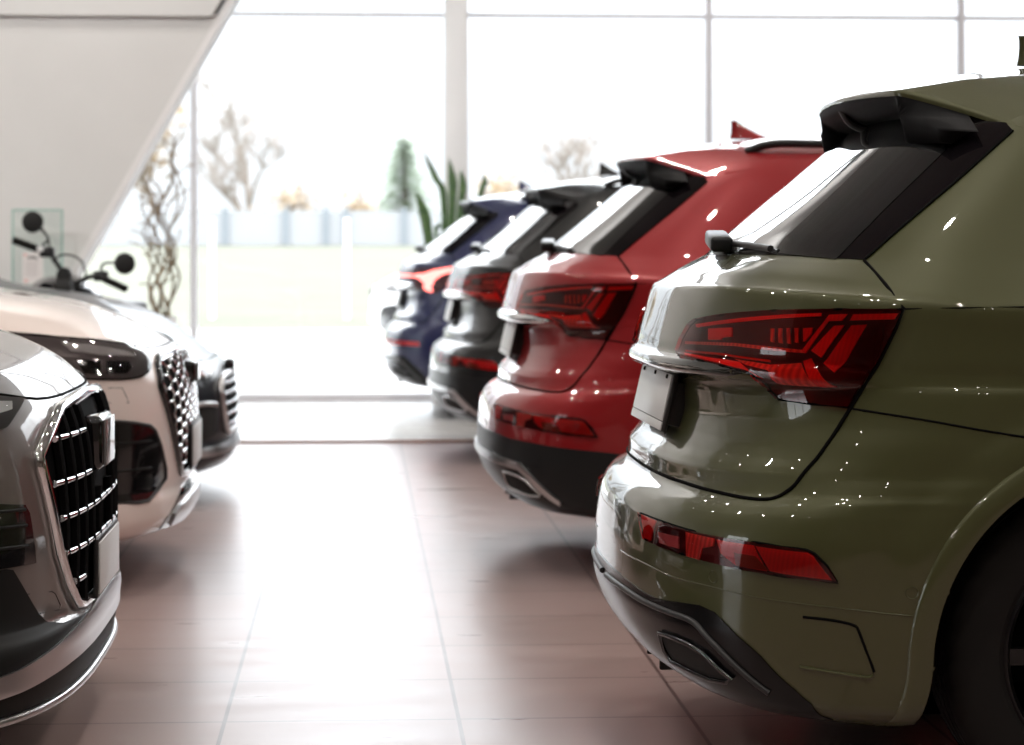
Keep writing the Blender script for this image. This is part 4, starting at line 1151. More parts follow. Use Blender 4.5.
def build_blush(paint_m=None, pose=None, label='pale blush pink car with honeycomb grille, second on the left'):
    paint_m = paint_m or M['blush_paint']; pose = pose or POSE['blush']
    B, X = blush_body, BAKED['BLUSH']
    win = [[(1.62, 1.14), (2.35, 1.12), (2.35, 1.40), (2.10, 1.39), (1.75, 1.24)], [(2.4, 1.12), (3.1, 1.13), (3.1, 1.38), (2.4, 1.41)]]
    top = car_common(B, paint_m, pose, label, 'car', (0.88, 3.55), 0.345, 0.39, win, 1.58)
    yz = [(0.0, .823), (0.259, .823), (0.486, .819), (0.56, .79), (0.585, .75), (0.60, .717), (0.583, .67), (0.551, .614), (0.51, .536), (0.453, .46), (0.373, .393), (0.206, .383), (0.0, .383)]
    half = [B.uv_rear(max(y, 1e-6), z) for y, z in yz]
    half[0] = (0.0, half[0][1]); half[-1] = (0.0, half[-1][1])
    G = patch('grille', B, half, 0.002, M['grille_black'], top, sides=(1, -1), thick=0.003, h=0.015, mirror_center=True)
    mirrored_tube('grille_frame', B, half, 0.014, M['gloss_black'], G, 0.004, closed=True, sides=10)
    honeycomb('grille_mesh', B, yz, (0.115, 0.047), 0.0055, M['chrome'], G, 0.008, skip=lambda y, z: abs(y) < 0.27 and z < 0.56)
    bm = bmesh.new()
    add_box(bm, (0.015, 0, 0.745), (0.06, 0.20, 0.085), bevel=0.018, seg=3)
    sp = from_bm('radar_panel', bm, M['gloss_black'], G)
    bm = bmesh.new()
    add_box(bm, (-0.0165, 0, 0.745), (0.006, 0.17, 0.07), bevel=0.003)
    from_bm('radar_face', bm, M['sensor_grey'], sp)
    front_plate(G, -0.012, 0.475, 0.46, 0.15, 'plate_white')
    hood_seam(B, [(0.0, B.v_at(0.849, 0))] + [B.uv_rear(y, z) for y, z in [(.1, .849), (.25, .849), (.4, .85), (.5, .852), (.56, .859), (.64, .872), (.75, .892), (.82, .911), (.845, .925)]], top)
    for s in (1, -1):
        hl = [B.uv_rear(y, z) for y, z in [(0.85, .915), (0.825, .905), (0.796, .897), (0.746, .888), (0.672, .875), (0.56, .860), (0.545, .848), (0.56, .83), (0.60, .80), (0.65, .772), (0.71, .758), (0.78, .754), (0.86, .758), (0.905, .775), (0.90, .84)]]
        L = patch('headlight', B, poly_round(hl, 1, 0.2), 0.003, M['lamp_grey'], top, sides=(s,), thick=0.003, h=0.01)
        patch('light_element', B, X['h_band'], 0.006, M['lamp_clear'], L, sides=(s,), thick=0.003, h=0.01)
        for k in ('h_pod1', 'h_pod2'):
            patch('light_element', B, X[k], 0.006, M['gloss_black'], L, sides=(s,), thick=0.003, h=0.01)
        patch('lens', B, poly_round(hl, 1, 0.2), 0.011, M['tinted_lens'], L, sides=(s,), thick=0.010, h=0.01)
        seam('light_seam', B, poly_round(hl, 1, 0.2), 0.004, M['seam_dark'], L, sides=(s,), off=0.002, closed=True, smooth=False)
        ik = [B.uv_rear(y, z) for y, z in [(0.89, .615), (0.855, .614), (0.827, .611), (0.773, .602), (0.703, .588), (0.672, .568), (0.637, .514), (0.588, .426), (0.582, .392), (0.653, .356), (0.726, .327), (0.78, .325), (0.865, .335), (0.895, .35)]]
        I = patch('air_intake', B, ik, 0.003, M['gloss_black'], top, sides=(s,), thick=0.003, h=0.012)
        for zz in (0.44, 0.535):
            bar_on('intake_slat', B, s * 0.70, s * 0.86, zz, zz, 0.004, M['trim_black'], I, 0.004)
        seam('intake_rim', B, ik, 0.006, M['satin_black'], I, sides=(s,), off=0.004, closed=True, smooth=False)
        seam('tow_cover_seam', B, X['hatch'], 0.0015, M['seam_soft'], top, sides=(s,), smooth=False)
    lo = [(0.0, .348), (0.209, .348), (0.377, .337), (0.468, .313), (0.554, .272), (0.59, .25), (0.60, .215), (0.3, .20), (0.0, .20)]
    up = [B.uv_rear(max(y, 1e-6), z) for y, z in lo]
    up[0] = (0.0, up[0][1]); up[-1] = (0.0, up[-1][1])
    ch = patch('lower_grille', B, up, 0.004, M['gloss_black'], top, sides=(1, -1), thick=0.004, h=0.012, mirror_center=True)
    bb = [(0.0, .300), (0.25, .298), (0.45, .285), (0.53, .262), (0.53, .225), (0.3, .222), (0.0, .222)]
    up = [B.uv_rear(max(y, 1e-6), z) for y, z in bb]
    up[0] = (0.0, up[0][1]); up[-1] = (0.0, up[-1][1])
    patch('front_blade', B, up, 0.014, M['satin_silver'], ch, sides=(1, -1), thick=0.012, h=0.012, mirror_center=True)
    va, vb = B.v_at(1.12, 1), B.v_at(1.50, 1)
    patch('windscreen', B, [(0.0, B.v_at(1.13, 0)), (0.16, B.v_at(1.125, 0)), (0.27, va), (0.27, vb), (0.0, vb)], 0.003, M['window_dark'], top, sides=(1, -1), thick=0.004, h=0.04, mirror_center=True)
    return top

# ------------------------------------------------------------------ dark low car at the far left
def build_dark():
    B = dark_body
    win = [[(1.62, 1.06), (2.35, 1.05), (2.35, 1.28), (2.10, 1.27), (1.75, 1.14)], [(2.4, 1.05), (3.1, 1.06), (3.1, 1.27), (2.4, 1.29)]]
    top = car_common(B, M['night_paint'], POSE['dark'], 'dark low car with barred bright grille, farthest on the left', 'car', (0.88, 3.55), 0.345, 0.375, win, 1.44)
    uvr = lambda pts: [B.uv_rear(max(y, 1e-6), z) for y, z in pts]
    yz = [(0.0, .60), (0.42, .595), (0.52, .56), (0.53, .50), (0.47, .36), (0.40, .33), (0.0, .33)]
    half = uvr(yz); half[0] = (0.0, half[0][1]); half[-1] = (0.0, half[-1][1])
    G = patch('grille', B, half, 0.002, M['grille_black'], top, sides=(1, -1), thick=0.003, h=0.015, mirror_center=True)
    mirrored_tube('grille_frame', B, half, 0.016, M['satin_silver'], G, 0.012, closed=True)
    for z in (0.37, 0.42, 0.47, 0.52, 0.565):
        hw = half_width(yz, z) - 0.02
        bar_on('grille_bar', B, -hw, hw, z, z, 0.0075, M['chrome'], G, 0.010, n=14)
    hood_seam(B, [(0.0, B.v_at(0.676, 0))] + uvr([(0.3, .674), (0.5, .676), (0.62, .69), (0.74, .71), (0.82, .74), (0.86, .76)]), top)
    bm = bmesh.new()
    add_box(bm, (0.03, 0, 0.635), (0.05, 0.16, 0.07), bevel=0.02, seg=3)
    from_bm('radar_panel', bm, M['gloss_black'], G)
    for s in (1, -1):
        hl = uvr([(0.56, .665), (0.66, .68), (0.75, .695), (0.84, .725), (0.88, .72), (0.89, .64), (0.80, .60), (0.62, .60), (0.55, .63)])
        L = patch('headlight', B, hl, 0.003, M['lamp_grey'], top, sides=(s,), thick=0.003, h=0.012)
        patch('light_element', B, uvr([(0.60, .655), (0.84, .70), (0.84, .68), (0.60, .635)]), 0.006, M['lamp_clear'], L, sides=(s,), thick=0.003, h=0.012)
        patch('light_element', B, uvr([(0.64, .63), (0.74, .645), (0.74, .61), (0.64, .61)]), 0.006, M['lamp_pink'], L, sides=(s,), thick=0.003, h=0.012)
        patch('lens', B, hl, 0.011, M['clear_lens'], L, sides=(s,), thick=0.010, h=0.012)
        ik = uvr([(0.60, .46), (0.74, .47), (0.88, .46), (0.89, .34), (0.78, .31), (0.62, .33)])
        I = patch('air_intake', B, ik, 0.003, M['matte_black'], top, sides=(s,), thick=0.003, h=0.012)
        seam('intake_brow', B, uvr([(0.60, .475), (0.72, .485), (0.86, .47)]), 0.012, M['satin_silver'], I, sides=(s,), off=0.006)
    bb = [(0.0, .285), (0.4, .283), (0.7, .278), (0.86, .27), (0.86, .235), (0.7, .238), (0.4, .24), (0.0, .24)]
    up = uvr(bb); up[0] = (0.0, up[0][1]); up[-1] = (0.0, up[-1][1])
    patch('front_blade', B, up, 0.012, M['satin_silver'], top, sides=(1, -1), thick=0.012, h=0.014, mirror_center=True)
    patch('windscreen', B, [(0.0, B.v_at(1.065, 0)), (0.16, B.v_at(1.06, 0)), (0.27, B.v_at(1.06, 1)), (0.27, B.v_at(1.36, 1)), (0.0, B.v_at(1.36, 1))], 0.003, M['window_dark'], top, sides=(1, -1), thick=0.004, h=0.04, mirror_center=True)
    return top
SKY = 8.2
SPOT_W = 118.0
FILL_W = 500.0
# ----------------------------------------------------------------- camera
cam_d = bpy.data.cameras.new('camera')
cam = bpy.data.objects.new('camera', cam_d)
COL.objects.link(cam)
cam.location = (0, 0, 1.2)
cam.rotation_euler = (R(90), 0, R(-3.6))
cam_d.sensor_width = 36
cam_d.lens = 85.08
cam_d.shift_y = -(372.5 - 251) / 1024
cam_d.clip_end = 600
cam_d.dof.use_dof = True
cam_d.dof.focus_distance = 5.3
cam_d.dof.aperture_fstop = 4.8
SC.camera = cam
SC.view_settings.view_transform = 'Standard'
SC.view_settings.look = 'None'
SC.view_settings.exposure = 0.12
SC.view_settings.gamma = 1.0
SC.cycles.use_denoising = True
SC.cycles.max_bounces = 10
SC.cycles.transparent_max_bounces = 16
SC.cycles.glossy_bounces = 5
SC.cycles.sample_clamp_indirect = 8.0
SC.cycles.caustics_reflective = False
SC.cycles.caustics_refractive = False

# ----------------------------------------------------------------- sky
w = bpy.data.worlds.new('sky')
SC.world = w
w.use_nodes = True
nt = w.node_tree
bg = nt.nodes['Background']
tc = nt.nodes.new('ShaderNodeTexCoord')
nz = nt.nodes.new('ShaderNodeTexNoise')
nz.inputs['Scale'].default_value = 2.2
nz.inputs['Detail'].default_value = 5
rp = nt.nodes.new('ShaderNodeValToRGB')
rp.color_ramp.elements[0].position = 0.3
rp.color_ramp.elements[0].color = (0.88, 0.93, 1.0, 1)
rp.color_ramp.elements[1].position = 0.7
rp.color_ramp.elements[1].color = (1, 1, 1, 1)
nt.links.new(tc.outputs['Generated'], nz.inputs['Vector'])
nt.links.new(nz.outputs['Fac'], rp.inputs['Fac'])
nt.links.new(rp.outputs['Color'], bg.inputs['Color'])
# overcast sky: brighter overhead than at the horizon
sx = nt.nodes.new('ShaderNodeSeparateXYZ')
mr = nt.nodes.new('ShaderNodeFloatCurve')
cv = mr.mapping.curves[0]
for px_, py_ in ((0.085, 0.20), (0.17, 0.46), (0.5, 0.95)):
    cv.points.new(px_, py_)
cv.points[0].location = (0.0, 0.145)
cv.points[-1].location = (1.0, 1.0)
mr.mapping.update()
ml = nt.nodes.new('ShaderNodeMath')
ml.operation = 'MULTIPLY'
ml.inputs[1].default_value = SKY
nt.links.new(tc.outputs['Generated'], sx.inputs['Vector'])
nt.links.new(sx.outputs['Z'], mr.inputs['Value'])
nt.links.new(mr.outputs[0], ml.inputs[0])
nt.links.new(ml.outputs[0], bg.inputs['Strength'])

# ----------------------------------------------------------------- materials of the place
def tile_mat(name, c1, c2, grout, bw, bh, x0, y0, rough, mortar=0.003):
    m = mat(name, c1, rough, spec=0.6)
    t = m.node_tree
    p = t.nodes['Principled BSDF']
    tcn = t.nodes.new('ShaderNodeTexCoord')
    mp = t.nodes.new('ShaderNodeMapping')
    mp.inputs['Location'].default_value = (-x0, -y0, 0)
    br = t.nodes.new('ShaderNodeTexBrick')
    br.offset = 0.0
    br.inputs['Scale'].default_value = 1.0
    br.inputs['Brick Width'].default_value = bw
    br.inputs['Row Height'].default_value = bh
    br.inputs['Mortar Size'].default_value = mortar
    br.inputs['Mortar Smooth'].default_value = 0.1
    br.inputs['Bias'].default_value = 0.0
    br.inputs['Color1'].default_value = (*c1, 1)
    br.inputs['Color2'].default_value = (*c2, 1)
    br.inputs['Mortar'].default_value = (*grout, 1)
    mp2 = t.nodes.new('ShaderNodeMapping')
    mp2.inputs['Scale'].default_value = (0.5, 2.2, 1)
    n2 = t.nodes.new('ShaderNodeTexNoise')
    n2.inputs['Scale'].default_value = 3.0
    n2.inputs['Detail'].default_value = 6
    mx = t.nodes.new('ShaderNodeMix')
    mx.data_type = 'RGBA'
    mx.blend_type = 'MULTIPLY'
    mx.inputs[0].default_value = 0.22
    rr = t.nodes.new('ShaderNodeMapRange')
    rr.inputs[1].default_value = 0.3; rr.inputs[2].default_value = 0.7
    rr.inputs[3].default_value = rough - 0.03; rr.inputs[4].default_value = rough + 0.03
    t.links.new(tcn.outputs['Object'], mp.inputs['Vector'])
    t.links.new(mp.outputs['Vector'], br.inputs['Vector'])
    t.links.new(tcn.outputs['Object'], mp2.inputs['Vector'])
    t.links.new(mp2.outputs['Vector'], n2.inputs['Vector'])
    t.links.new(br.outputs['Color'], mx.inputs[6])
    t.links.new(n2.outputs['Fac'], mx.inputs[7])
    t.links.new(mx.outputs[2], p.inputs['Base Color'])
    t.links.new(n2.outputs['Fac'], rr.inputs[0])
    t.links.new(rr.outputs[0], p.inputs['Roughness'])
    return m

M['brown_tile'] = tile_mat('brown_tile', (0.345, 0.25, 0.236), (0.322, 0.234, 0.22), (0.11, 0.075, 0.07), 0.597, 0.578, 0.253, 6.2, 0.30, 0.0055)
M['pale_tile'] = tile_mat('pale_tile', (0.62, 0.61, 0.60), (0.6, 0.59, 0.58), (0.5, 0.48, 0.46), 0.9, 0.9, 0.1, 0.2, 0.25)
M['edge_strip'] = mat('edge_strip', (0.30, 0.17, 0.13), 0.4)
M['white_wall'] = noise_mat('white_wall', (0.72, 0.72, 0.71), (0.74, 0.74, 0.73), 3.0, 0.7)
M['grey_wall'] = noise_mat('grey_wall', (0.15, 0.13, 0.11), (0.18, 0.155, 0.13), 2.0, 0.8)
M['ceiling_paint'] = noise_mat('ceiling_paint', (0.24, 0.235, 0.22), (0.27, 0.265, 0.25), 2.0, 0.8)
M['frame_grey'] = mat('frame_grey', (0.72, 0.71, 0.74), 0.4)
M['frame_white'] = mat('frame_white', (0.85, 0.84, 0.84), 0.5)
M['pavement'] = noise_mat('pavement', (0.50, 0.50, 0.50), (0.56, 0.56, 0.55), 3.0, 0.8)
M['lawn_grass'] = noise_mat('lawn_grass', (0.071, 0.077, 0.049), (0.090, 0.088, 0.066), 1.3, 0.9, stretch=(0.3, 1, 1))
M['bark'] = noise_mat('bark', (0.25, 0.215, 0.19), (0.32, 0.28, 0.25), 20, 0.9)
M['autumn_leaf'] = noise_mat('autumn_leaf', (0.40, 0.30, 0.20), (0.46, 0.37, 0.26), 8, 0.8)
M['conifer_leaf'] = noise_mat('conifer_leaf', (0.32, 0.39, 0.31), (0.40, 0.45, 0.37), 8, 0.8)
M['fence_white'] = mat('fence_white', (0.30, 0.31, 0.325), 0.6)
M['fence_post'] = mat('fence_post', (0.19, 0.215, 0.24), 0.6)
M['pole_white'] = mat('pole_white', (0.7, 0.7, 0.7), 0.5)

def box_obj(name, c, s, m, parent=None, bevel=0.0, kind='structure'):
    bm = bmesh.new()
    add_box(bm, c, s, bevel=bevel)
    o = from_bm(name, bm, m, parent)
    if kind and parent is None:
        o['kind'] = kind
    return o

GY = 19.5           # the glass front
XL, XR, YB, ZC = -9.0, 13.0, -9.0, 6.2
FE = 15.15          # where the brown floor stops
box_obj('floor', ((XL + XR) / 2, (YB + FE) / 2, -0.1), (XR - XL, FE - YB, 0.2), M['brown_tile'])
# object coordinates of the floor must start at the world origin so the tile grid lands where it lies
def origin_to_world(o):
    pass
box_obj('floor_strip', ((XL + XR) / 2, FE + 0.03, -0.091), (XR - XL, 0.06, 0.218), M['edge_strip'])
box_obj('floor_pale', ((XL + XR) / 2, (FE + 0.06 + GY + 0.1) / 2, -0.1), (XR - XL, GY + 0.1 - FE - 0.06, 0.2), M['pale_tile'])
box_obj('ceiling', ((XL + XR) / 2, (YB + GY) / 2, ZC + 0.1), (XR - XL, GY - YB, 0.2), M['ceiling_paint'])
# back wall with a tall window, left wall with windows, right wall closed
box_obj('wall_right', (XR + 0.1, (YB + GY) / 2, ZC / 2), (0.2, GY - YB, ZC), M['grey_wall'])
box_obj('wall_back', ((XL + XR) / 2, YB - 0.1, ZC / 2), (XR - XL, 0.2, ZC), M['grey_wall'])
box_obj('wall_left_near', (XL - 0.1, -3.0, ZC / 2), (0.2, 12.0, ZC), M['grey_wall'])
box_obj('wall_left_far', (XL - 0.1, 12.65, ZC / 2), (0.2, 13.7, ZC), M['white_wall'])
box_obj('wall_left_top', (XL - 0.1, 4.4, (ZC + 3.3) / 2), (0.2, 2.8, ZC - 3.3), M['white_wall'])
wd = empty('window_20', (0, 0, 0)); wd['kind'] = 'structure'
bm = bmesh.new()
for yy in (3.03, 3.95, 4.87, 5.77):
    add_box(bm, (XL - 0.1, yy, 1.65), (0.1, 0.06, 3.3), bevel=0.004)
for zz in (0.03, 1.1, 3.27):
    add_box(bm, (XL - 0.1, 4.4, zz), (0.09, 2.74, 0.05), bevel=0.004)
from_bm('window_frame', bm, M['frame_grey'], wd)
bm = bmesh.new()
add_box(bm, (XL - 0.1, 4.4, 1.65), (0.008, 2.72, 3.24))
from_bm('window_pane', bm, M['clear_glass'], wd, smooth=False)

# glass front: one window per bay
mx0, mstep = -1.325, 2.073
n = 0
for k in range(-4, 6):
    xa = mx0 + (k) * mstep
    xb = xa + mstep
    xb = min(xb, XR); xa = max(xa, XL)
    n += 1
    wd = empty('window_%d' % n, (0, 0, 0)); wd['kind'] = 'structure'
    bm = bmesh.new()
    add_box(bm, (xa, GY, ZC / 2), (0.054, 0.12, ZC), bevel=0.004)
    add_box(bm, ((xa + xb) / 2, GY, 3.10), (xb - xa - 0.04, 0.09, 0.035), bevel=0.004)
    add_box(bm, ((xa + xb) / 2, GY, 0.03), (xb - xa - 0.04, 0.12, 0.06), bevel=0.004)
    add_box(bm, ((xa + xb) / 2, GY, ZC - 0.03), (xb - xa - 0.04, 0.12, 0.06), bevel=0.004)
    from_bm('window_frame', bm, M['frame_grey'], wd)
    bm = bmesh.new()
    add_poly_prism(bm, [(xa + 0.02, GY, 0.05), (xb - 0.02, GY, 0.05), (xb - 0.02, GY, ZC - 0.05), (xa + 0.02, GY, ZC - 0.05)], (0, 0.008, 0))
    from_bm('window_pane', bm, M['clear_glass'], wd, smooth=False)

# pillar before the glass
box_obj('pillar', (0.768, 19.34, ZC / 2), (0.185, 0.185, ZC), M['frame_white'], bevel=0.01)

# the raked wall at the left with the landing above it
def at(px, py, D):
    s_ = 2420.0 / D
    cx = (px - 512) / s_
    return Vector((cx * math.cos(R(3.6)) + D * math.sin(R(3.6)), -cx * math.sin(R(3.6)) + D * math.cos(R(3.6)), 1.2 - (py - 251) / s_))
WY = 15.6
bm = bmesh.new()
e1, e0 = at(217, 19, WY), at(78, 262, WY)
sl = (e1.x - e0.x) / (e1.z - e0.z)
add_poly_prism(bm, [(XL, WY, 0), (e0.x - sl * e0.z, WY, 0), (e0.x + sl * (2.72 - e0.z), WY, 2.72), (XL, WY, 2.72)], (0, 0.3, 0))
o = from_bm('wall_raked', bm, M['white_wall'], smooth=False); o['kind'] = 'structure'
bm = bmesh.new()
xt = e0.x + sl * (2.70 - e0.z)
xu = e0.x + sl * (ZC - e0.z)
add_poly_prism(bm, [(XL, WY - 0.05, 2.70), (xt - 0.03, WY - 0.05, 2.70), (xu, WY - 0.05, ZC), (XL, WY - 0.05, ZC)], (0, 0.4, 0))
o = from_bm('wall_landing', bm, M['white_wall'], smooth=False); o['kind'] = 'structure'
bm = bmesh.new()
add_poly_prism(bm, [(e0.x - sl * e0.z + 0.001, WY - 0.01, 0), (e0.x - sl * e0.z + 0.05, WY - 0.01, 0), (xu + 0.05, WY - 0.01, ZC - 0.01), (xu + 0.001, WY - 0.01, ZC - 0.01)], (0, 0.40, 0))  # white strip added; its paler colour stands for window light on the wall's end
o = from_bm('lit_edge_1', bm, M['frame_white'], smooth=False); o['kind'] = 'structure'

# ----------------------------------------------------------------- lamps in the ceiling
def spot(x, y, p, col=(1.0, 0.93, 0.85), ang=128):
    l = bpy.data.lights.new('ceiling_spot', 'SPOT')
    l.energy = p; l.color = col; l.spot_size = R(ang); l.spot_blend = 0.6; l.shadow_soft_size = 0.055
    o = bpy.data.objects.new('ceiling_spot', l)
    o.location = (x, y, ZC - 0.12)
    COL.objects.link(o)
    return o
random.seed(3)
for iy in range(9):
    for ix in range(6):
        x = -6.0 + ix * 3.2 + (0.5 if iy % 2 else 0)
        y = -7.0 + iy * 2.9
        spot(x, y, SPOT_W)
        if (ix * 2 + iy) % 5 == 0:
            spot(x + 0.35, y, SPOT_W)

# unseen fill spots added to brighten the raked wall, landing, pillar and glass frames
def add_fill(x, y, tx, ty, tz, p, ang=70):
    l = bpy.data.lights.new('added_fill', 'SPOT')
    l.energy = p; l.color = (1.0, 0.97, 0.94); l.spot_size = R(ang); l.spot_blend = 0.8; l.shadow_soft_size = 0.08
    o = bpy.data.objects.new('added_fill', l)
    o.location = (x, y, ZC - 0.15)
    d = Vector((tx - x, ty - y, tz - (ZC - 0.15)))
    o.rotation_euler = d.to_track_quat('-Z', 'Y').to_euler()
    COL.objects.link(o)
for x in (-5.0, -3.0):
    add_fill(x, 5.0, x - 0.6, WY, 2.5, FILL_W * 1.5, 75)
    add_fill(x, 7.0, x + 0.4, WY, 4.0, FILL_W * 0.8, 60)
for x in (-1.5, 0.9, 3.2, 5.6):
    add_fill(x, 14.0, x, GY, 2.4, FILL_W * 0.45, 80)
# ----------------------------------------------------------------- outdoors
o = box_obj('ground_pavement', (0, 8.8, -0.28), (120, 70, 0.1), M['pavement'])
o = box_obj('ground_forecourt', (0, GY + 9.0, -0.06), (90, 17.6, 0.1), M['pavement'])
bm = bmesh.new()
Ys = [37.3, 45, 55, 68, 80, 160]
Zs = [-0.02, 0.25, 0.6, 1.05, 1.42, 1.6]
xsl = np.linspace(-60, 60, 13)
g = [[bm.verts.new((x, y, z)) for x in xsl] for y, z in zip(Ys, Zs)]
for a, b in zip(g[:-1], g[1:]):
    for i in range(12):
        bm.faces.new((a[i], a[i + 1], b[i + 1], b[i]))
o = from_bm('lawn', bm, M['lawn_grass']); o['kind'] = 'structure'
# white board fence with posts
FD = 79.0
p0, p1 = at(60, 212, FD), at(1000, 212, FD)
f = empty('board_fence', (p0.x, FD, 1.35))
tag(f, 'long pale board fence beyond the lawn outside', 'fence')
bm = bmesh.new()
add_box(bm, (20, 0, 0.58), (60, 0.08, 1.14))
from_bm('fence_board', bm, M['fence_white'], f)
for px in (88, 226, 286, 326, 346, 404, 482, 560, 640):
    q = at(px, 230, FD)
    bm = bmesh.new()
    add_box(bm, (q.x - p0.x, -0.1, 0.62), (0.16, 0.12, 1.3))
    from_bm('fence_post', bm, M['fence_post'], f)
f['group'] = 'outdoor fence'
# slim white posts of a wire fence nearer by
for px in (212, 347):
    q = at(px, 320, 40.0)
    bm = bmesh.new()
    add_tube(bm, [(0, 0, -0.15), (0, 0, 1.6)], 0.045, 10)
    add_lathe(bm, [(1.6, 0.055), (1.63, 0.03), (1.64, 0.001)], 'Z', seg=12)
    o = from_bm('slim_post', bm, M['pole_white'])
    o.location = (q.x, q.y, 0.1)
    tag(o, 'slim white post on the lawn ' + ('beside the dark window mullion' if px == 212 else 'left of the dark blue car'), 'post')

def branchy(name, base, h, spread, levels, m, seed, label, leaves=None, leaf_n=0, leaf_r=0.2, rad=0.14, cat='tree', crown=(0.45, 1.0)):
    rnd = random.Random(seed)
    t = empty(name, base)
    tag(t, label, cat)
    bm = bmesh.new()
    tips = []
    def grow(p, d, L, r, lv):
        pts = [p]
        q = p.copy(); dd = d.copy()
        for k in range(4):
            dd = (dd + Vector((rnd.uniform(-1, 1), rnd.uniform(-1, 1), rnd.uniform(-0.3, 0.7))) * 0.16).normalized()
            q = q + dd * (L / 4)
            pts.append(q.copy())
        add_tube(bm, pts, [r * (1 - 0.13 * i) for i in range(5)], 5 if lv else 8)
        if lv == levels:
            tips.append(pts[-1]); tips.append(pts[2])
            return
        for k in range(rnd.choice((3, 4)) if lv else 6):
            j = rnd.choice((2, 3, 4)) if lv else rnd.choice((1, 2, 3, 3, 4))
            a = rnd.uniform(0, 6.28)
            nd = (dd * 0.75 + Vector((math.cos(a), math.sin(a), rnd.uniform(-0.05, 0.6))) * spread).normalized()
            grow(pts[j], nd, L * rnd.uniform(0.5, 0.72), r * 0.58, lv + 1)
    grow(Vector((0, 0, 0)), Vector((0, 0, 1)), h * 0.5, rad, 0)
    from_bm('trunk', bm, m, t, sharp=60)
    if leaves:
        bm = bmesh.new()
        for k in range(leaf_n):
            c = rnd.choice(tips) + Vector((rnd.gauss(0, .35), rnd.gauss(0, .35), rnd.gauss(0, .3)))
            mt = Matrix.Translation(c) @ Matrix.Rotation(rnd.uniform(0, 6.3), 4, (rnd.random(), rnd.random(), rnd.random() + 0.01))
            a = leaf_r * rnd.uniform(0.6, 1.2)
            vs = [bm.verts.new(mt @ Vector(p)) for p in ((-a, 0, 0), (0, -a * 0.5, 0.02), (a, 0, 0), (0, a * 0.5, 0.02))]
            bm.faces.new(vs)
        from_bm('foliage', bm, leaves, t, smooth=False)
    return t

def conifer(base, h, r, seed, label):
    rnd = random.Random(seed)
    t = empty('conifer', base)
    tag(t, label, 'tree')
    bm = bmesh.new()
    add_tube(bm, [(0, 0, 0), (0.05, 0, h * 0.5), (0, 0, h)], [0.2, 0.12, 0.03], 8)
    from_bm('trunk', bm, M['bark'], t)
    bm = bmesh.new()
    z = h * 0.12
    while z < h * 0.98:
        f = 1 - z / h
        rr = r * (f ** 0.8) + 0.15
        nb = 7
        off = rnd.uniform(0, 6)
        for k in range(nb):
            a = off + 2 * math.pi * k / nb + rnd.uniform(-.25, .25)
            L = rr * rnd.uniform(0.45, 1.15)
            d = Vector((math.cos(a), math.sin(a), 0)); sd = Vector((-math.sin(a), math.cos(a), 0))
            for q in range(14):
                f2 = (q + 1) / 14
                c = d * L * f2 + Vector((0, 0, z + 0.25 * f2 * (1 - f2) * L - 0.22 * L * f2 * f2)) + Vector((rnd.gauss(0, .05), rnd.gauss(0, .05), rnd.gauss(0, .05)))
                w_ = 0.34 * (1.15 - f2) * rr ** 0.5
                for sg in (-1, 1):
                    e = c + sd * sg * w_ + d * 0.15 + Vector((0, 0, rnd.uniform(-.12, .03)))
                    vs = [bm.verts.new(p) for p in (c - d * 0.10, e, c + d * 0.12 + Vector((0, 0, .03)))]
                    bm.faces.new(vs)
        z += h * 0.062
    from_bm('foliage', bm, M['conifer_leaf'], t, smooth=False)
    return t

TD = 98.0
def tbase(px, D=TD):
    q = at(px, 214, D); return (q.x, q.y, 1.45)
branchy('bare_tree', tbase(250), 6.3, 0.72, 5, M['bark'], 11, 'tall bare tree beyond the fence in the window bay right of the slim mullion', rad=0.19)
branchy('bare_tree', tbase(566), 4.9, 0.8, 5, M['bark'], 23, 'bare spreading tree beyond the fence just right of the white pillar', rad=0.16)
branchy('bare_tree', tbase(298, 108), 2.6, 0.7, 3, M['bark'], 31, 'low bare bushy tree beyond the fence between the tall bare tree and the conifer', rad=0.12, leaves=M['autumn_leaf'], leaf_n=260, leaf_r=0.16)
branchy('leafy_tree', tbase(158), 5.6, 0.7, 3, M['bark'], 47, 'tree with brown autumn leaves behind the curly twigs', rad=0.14, leaves=M['autumn_leaf'], leaf_n=1100, leaf_r=0.2)
branchy('leafy_tree', tbase(366, 108), 2.2, 0.7, 3, M['bark'], 53, 'low orange autumn tree beyond the fence left of the green conifer', rad=0.1, leaves=M['autumn_leaf'], leaf_n=420, leaf_r=0.17)
branchy('leafy_tree', tbase(512), 2.8, 0.9, 3, M['bark'], 59, 'low orange autumn tree beyond the fence just right of the white pillar foot', rad=0.1, leaves=M['autumn_leaf'], leaf_n=420, leaf_r=0.17)
conifer(tbase(404), 4.5, 1.9, 5, 'green conifer beyond the fence left of the white pillar')
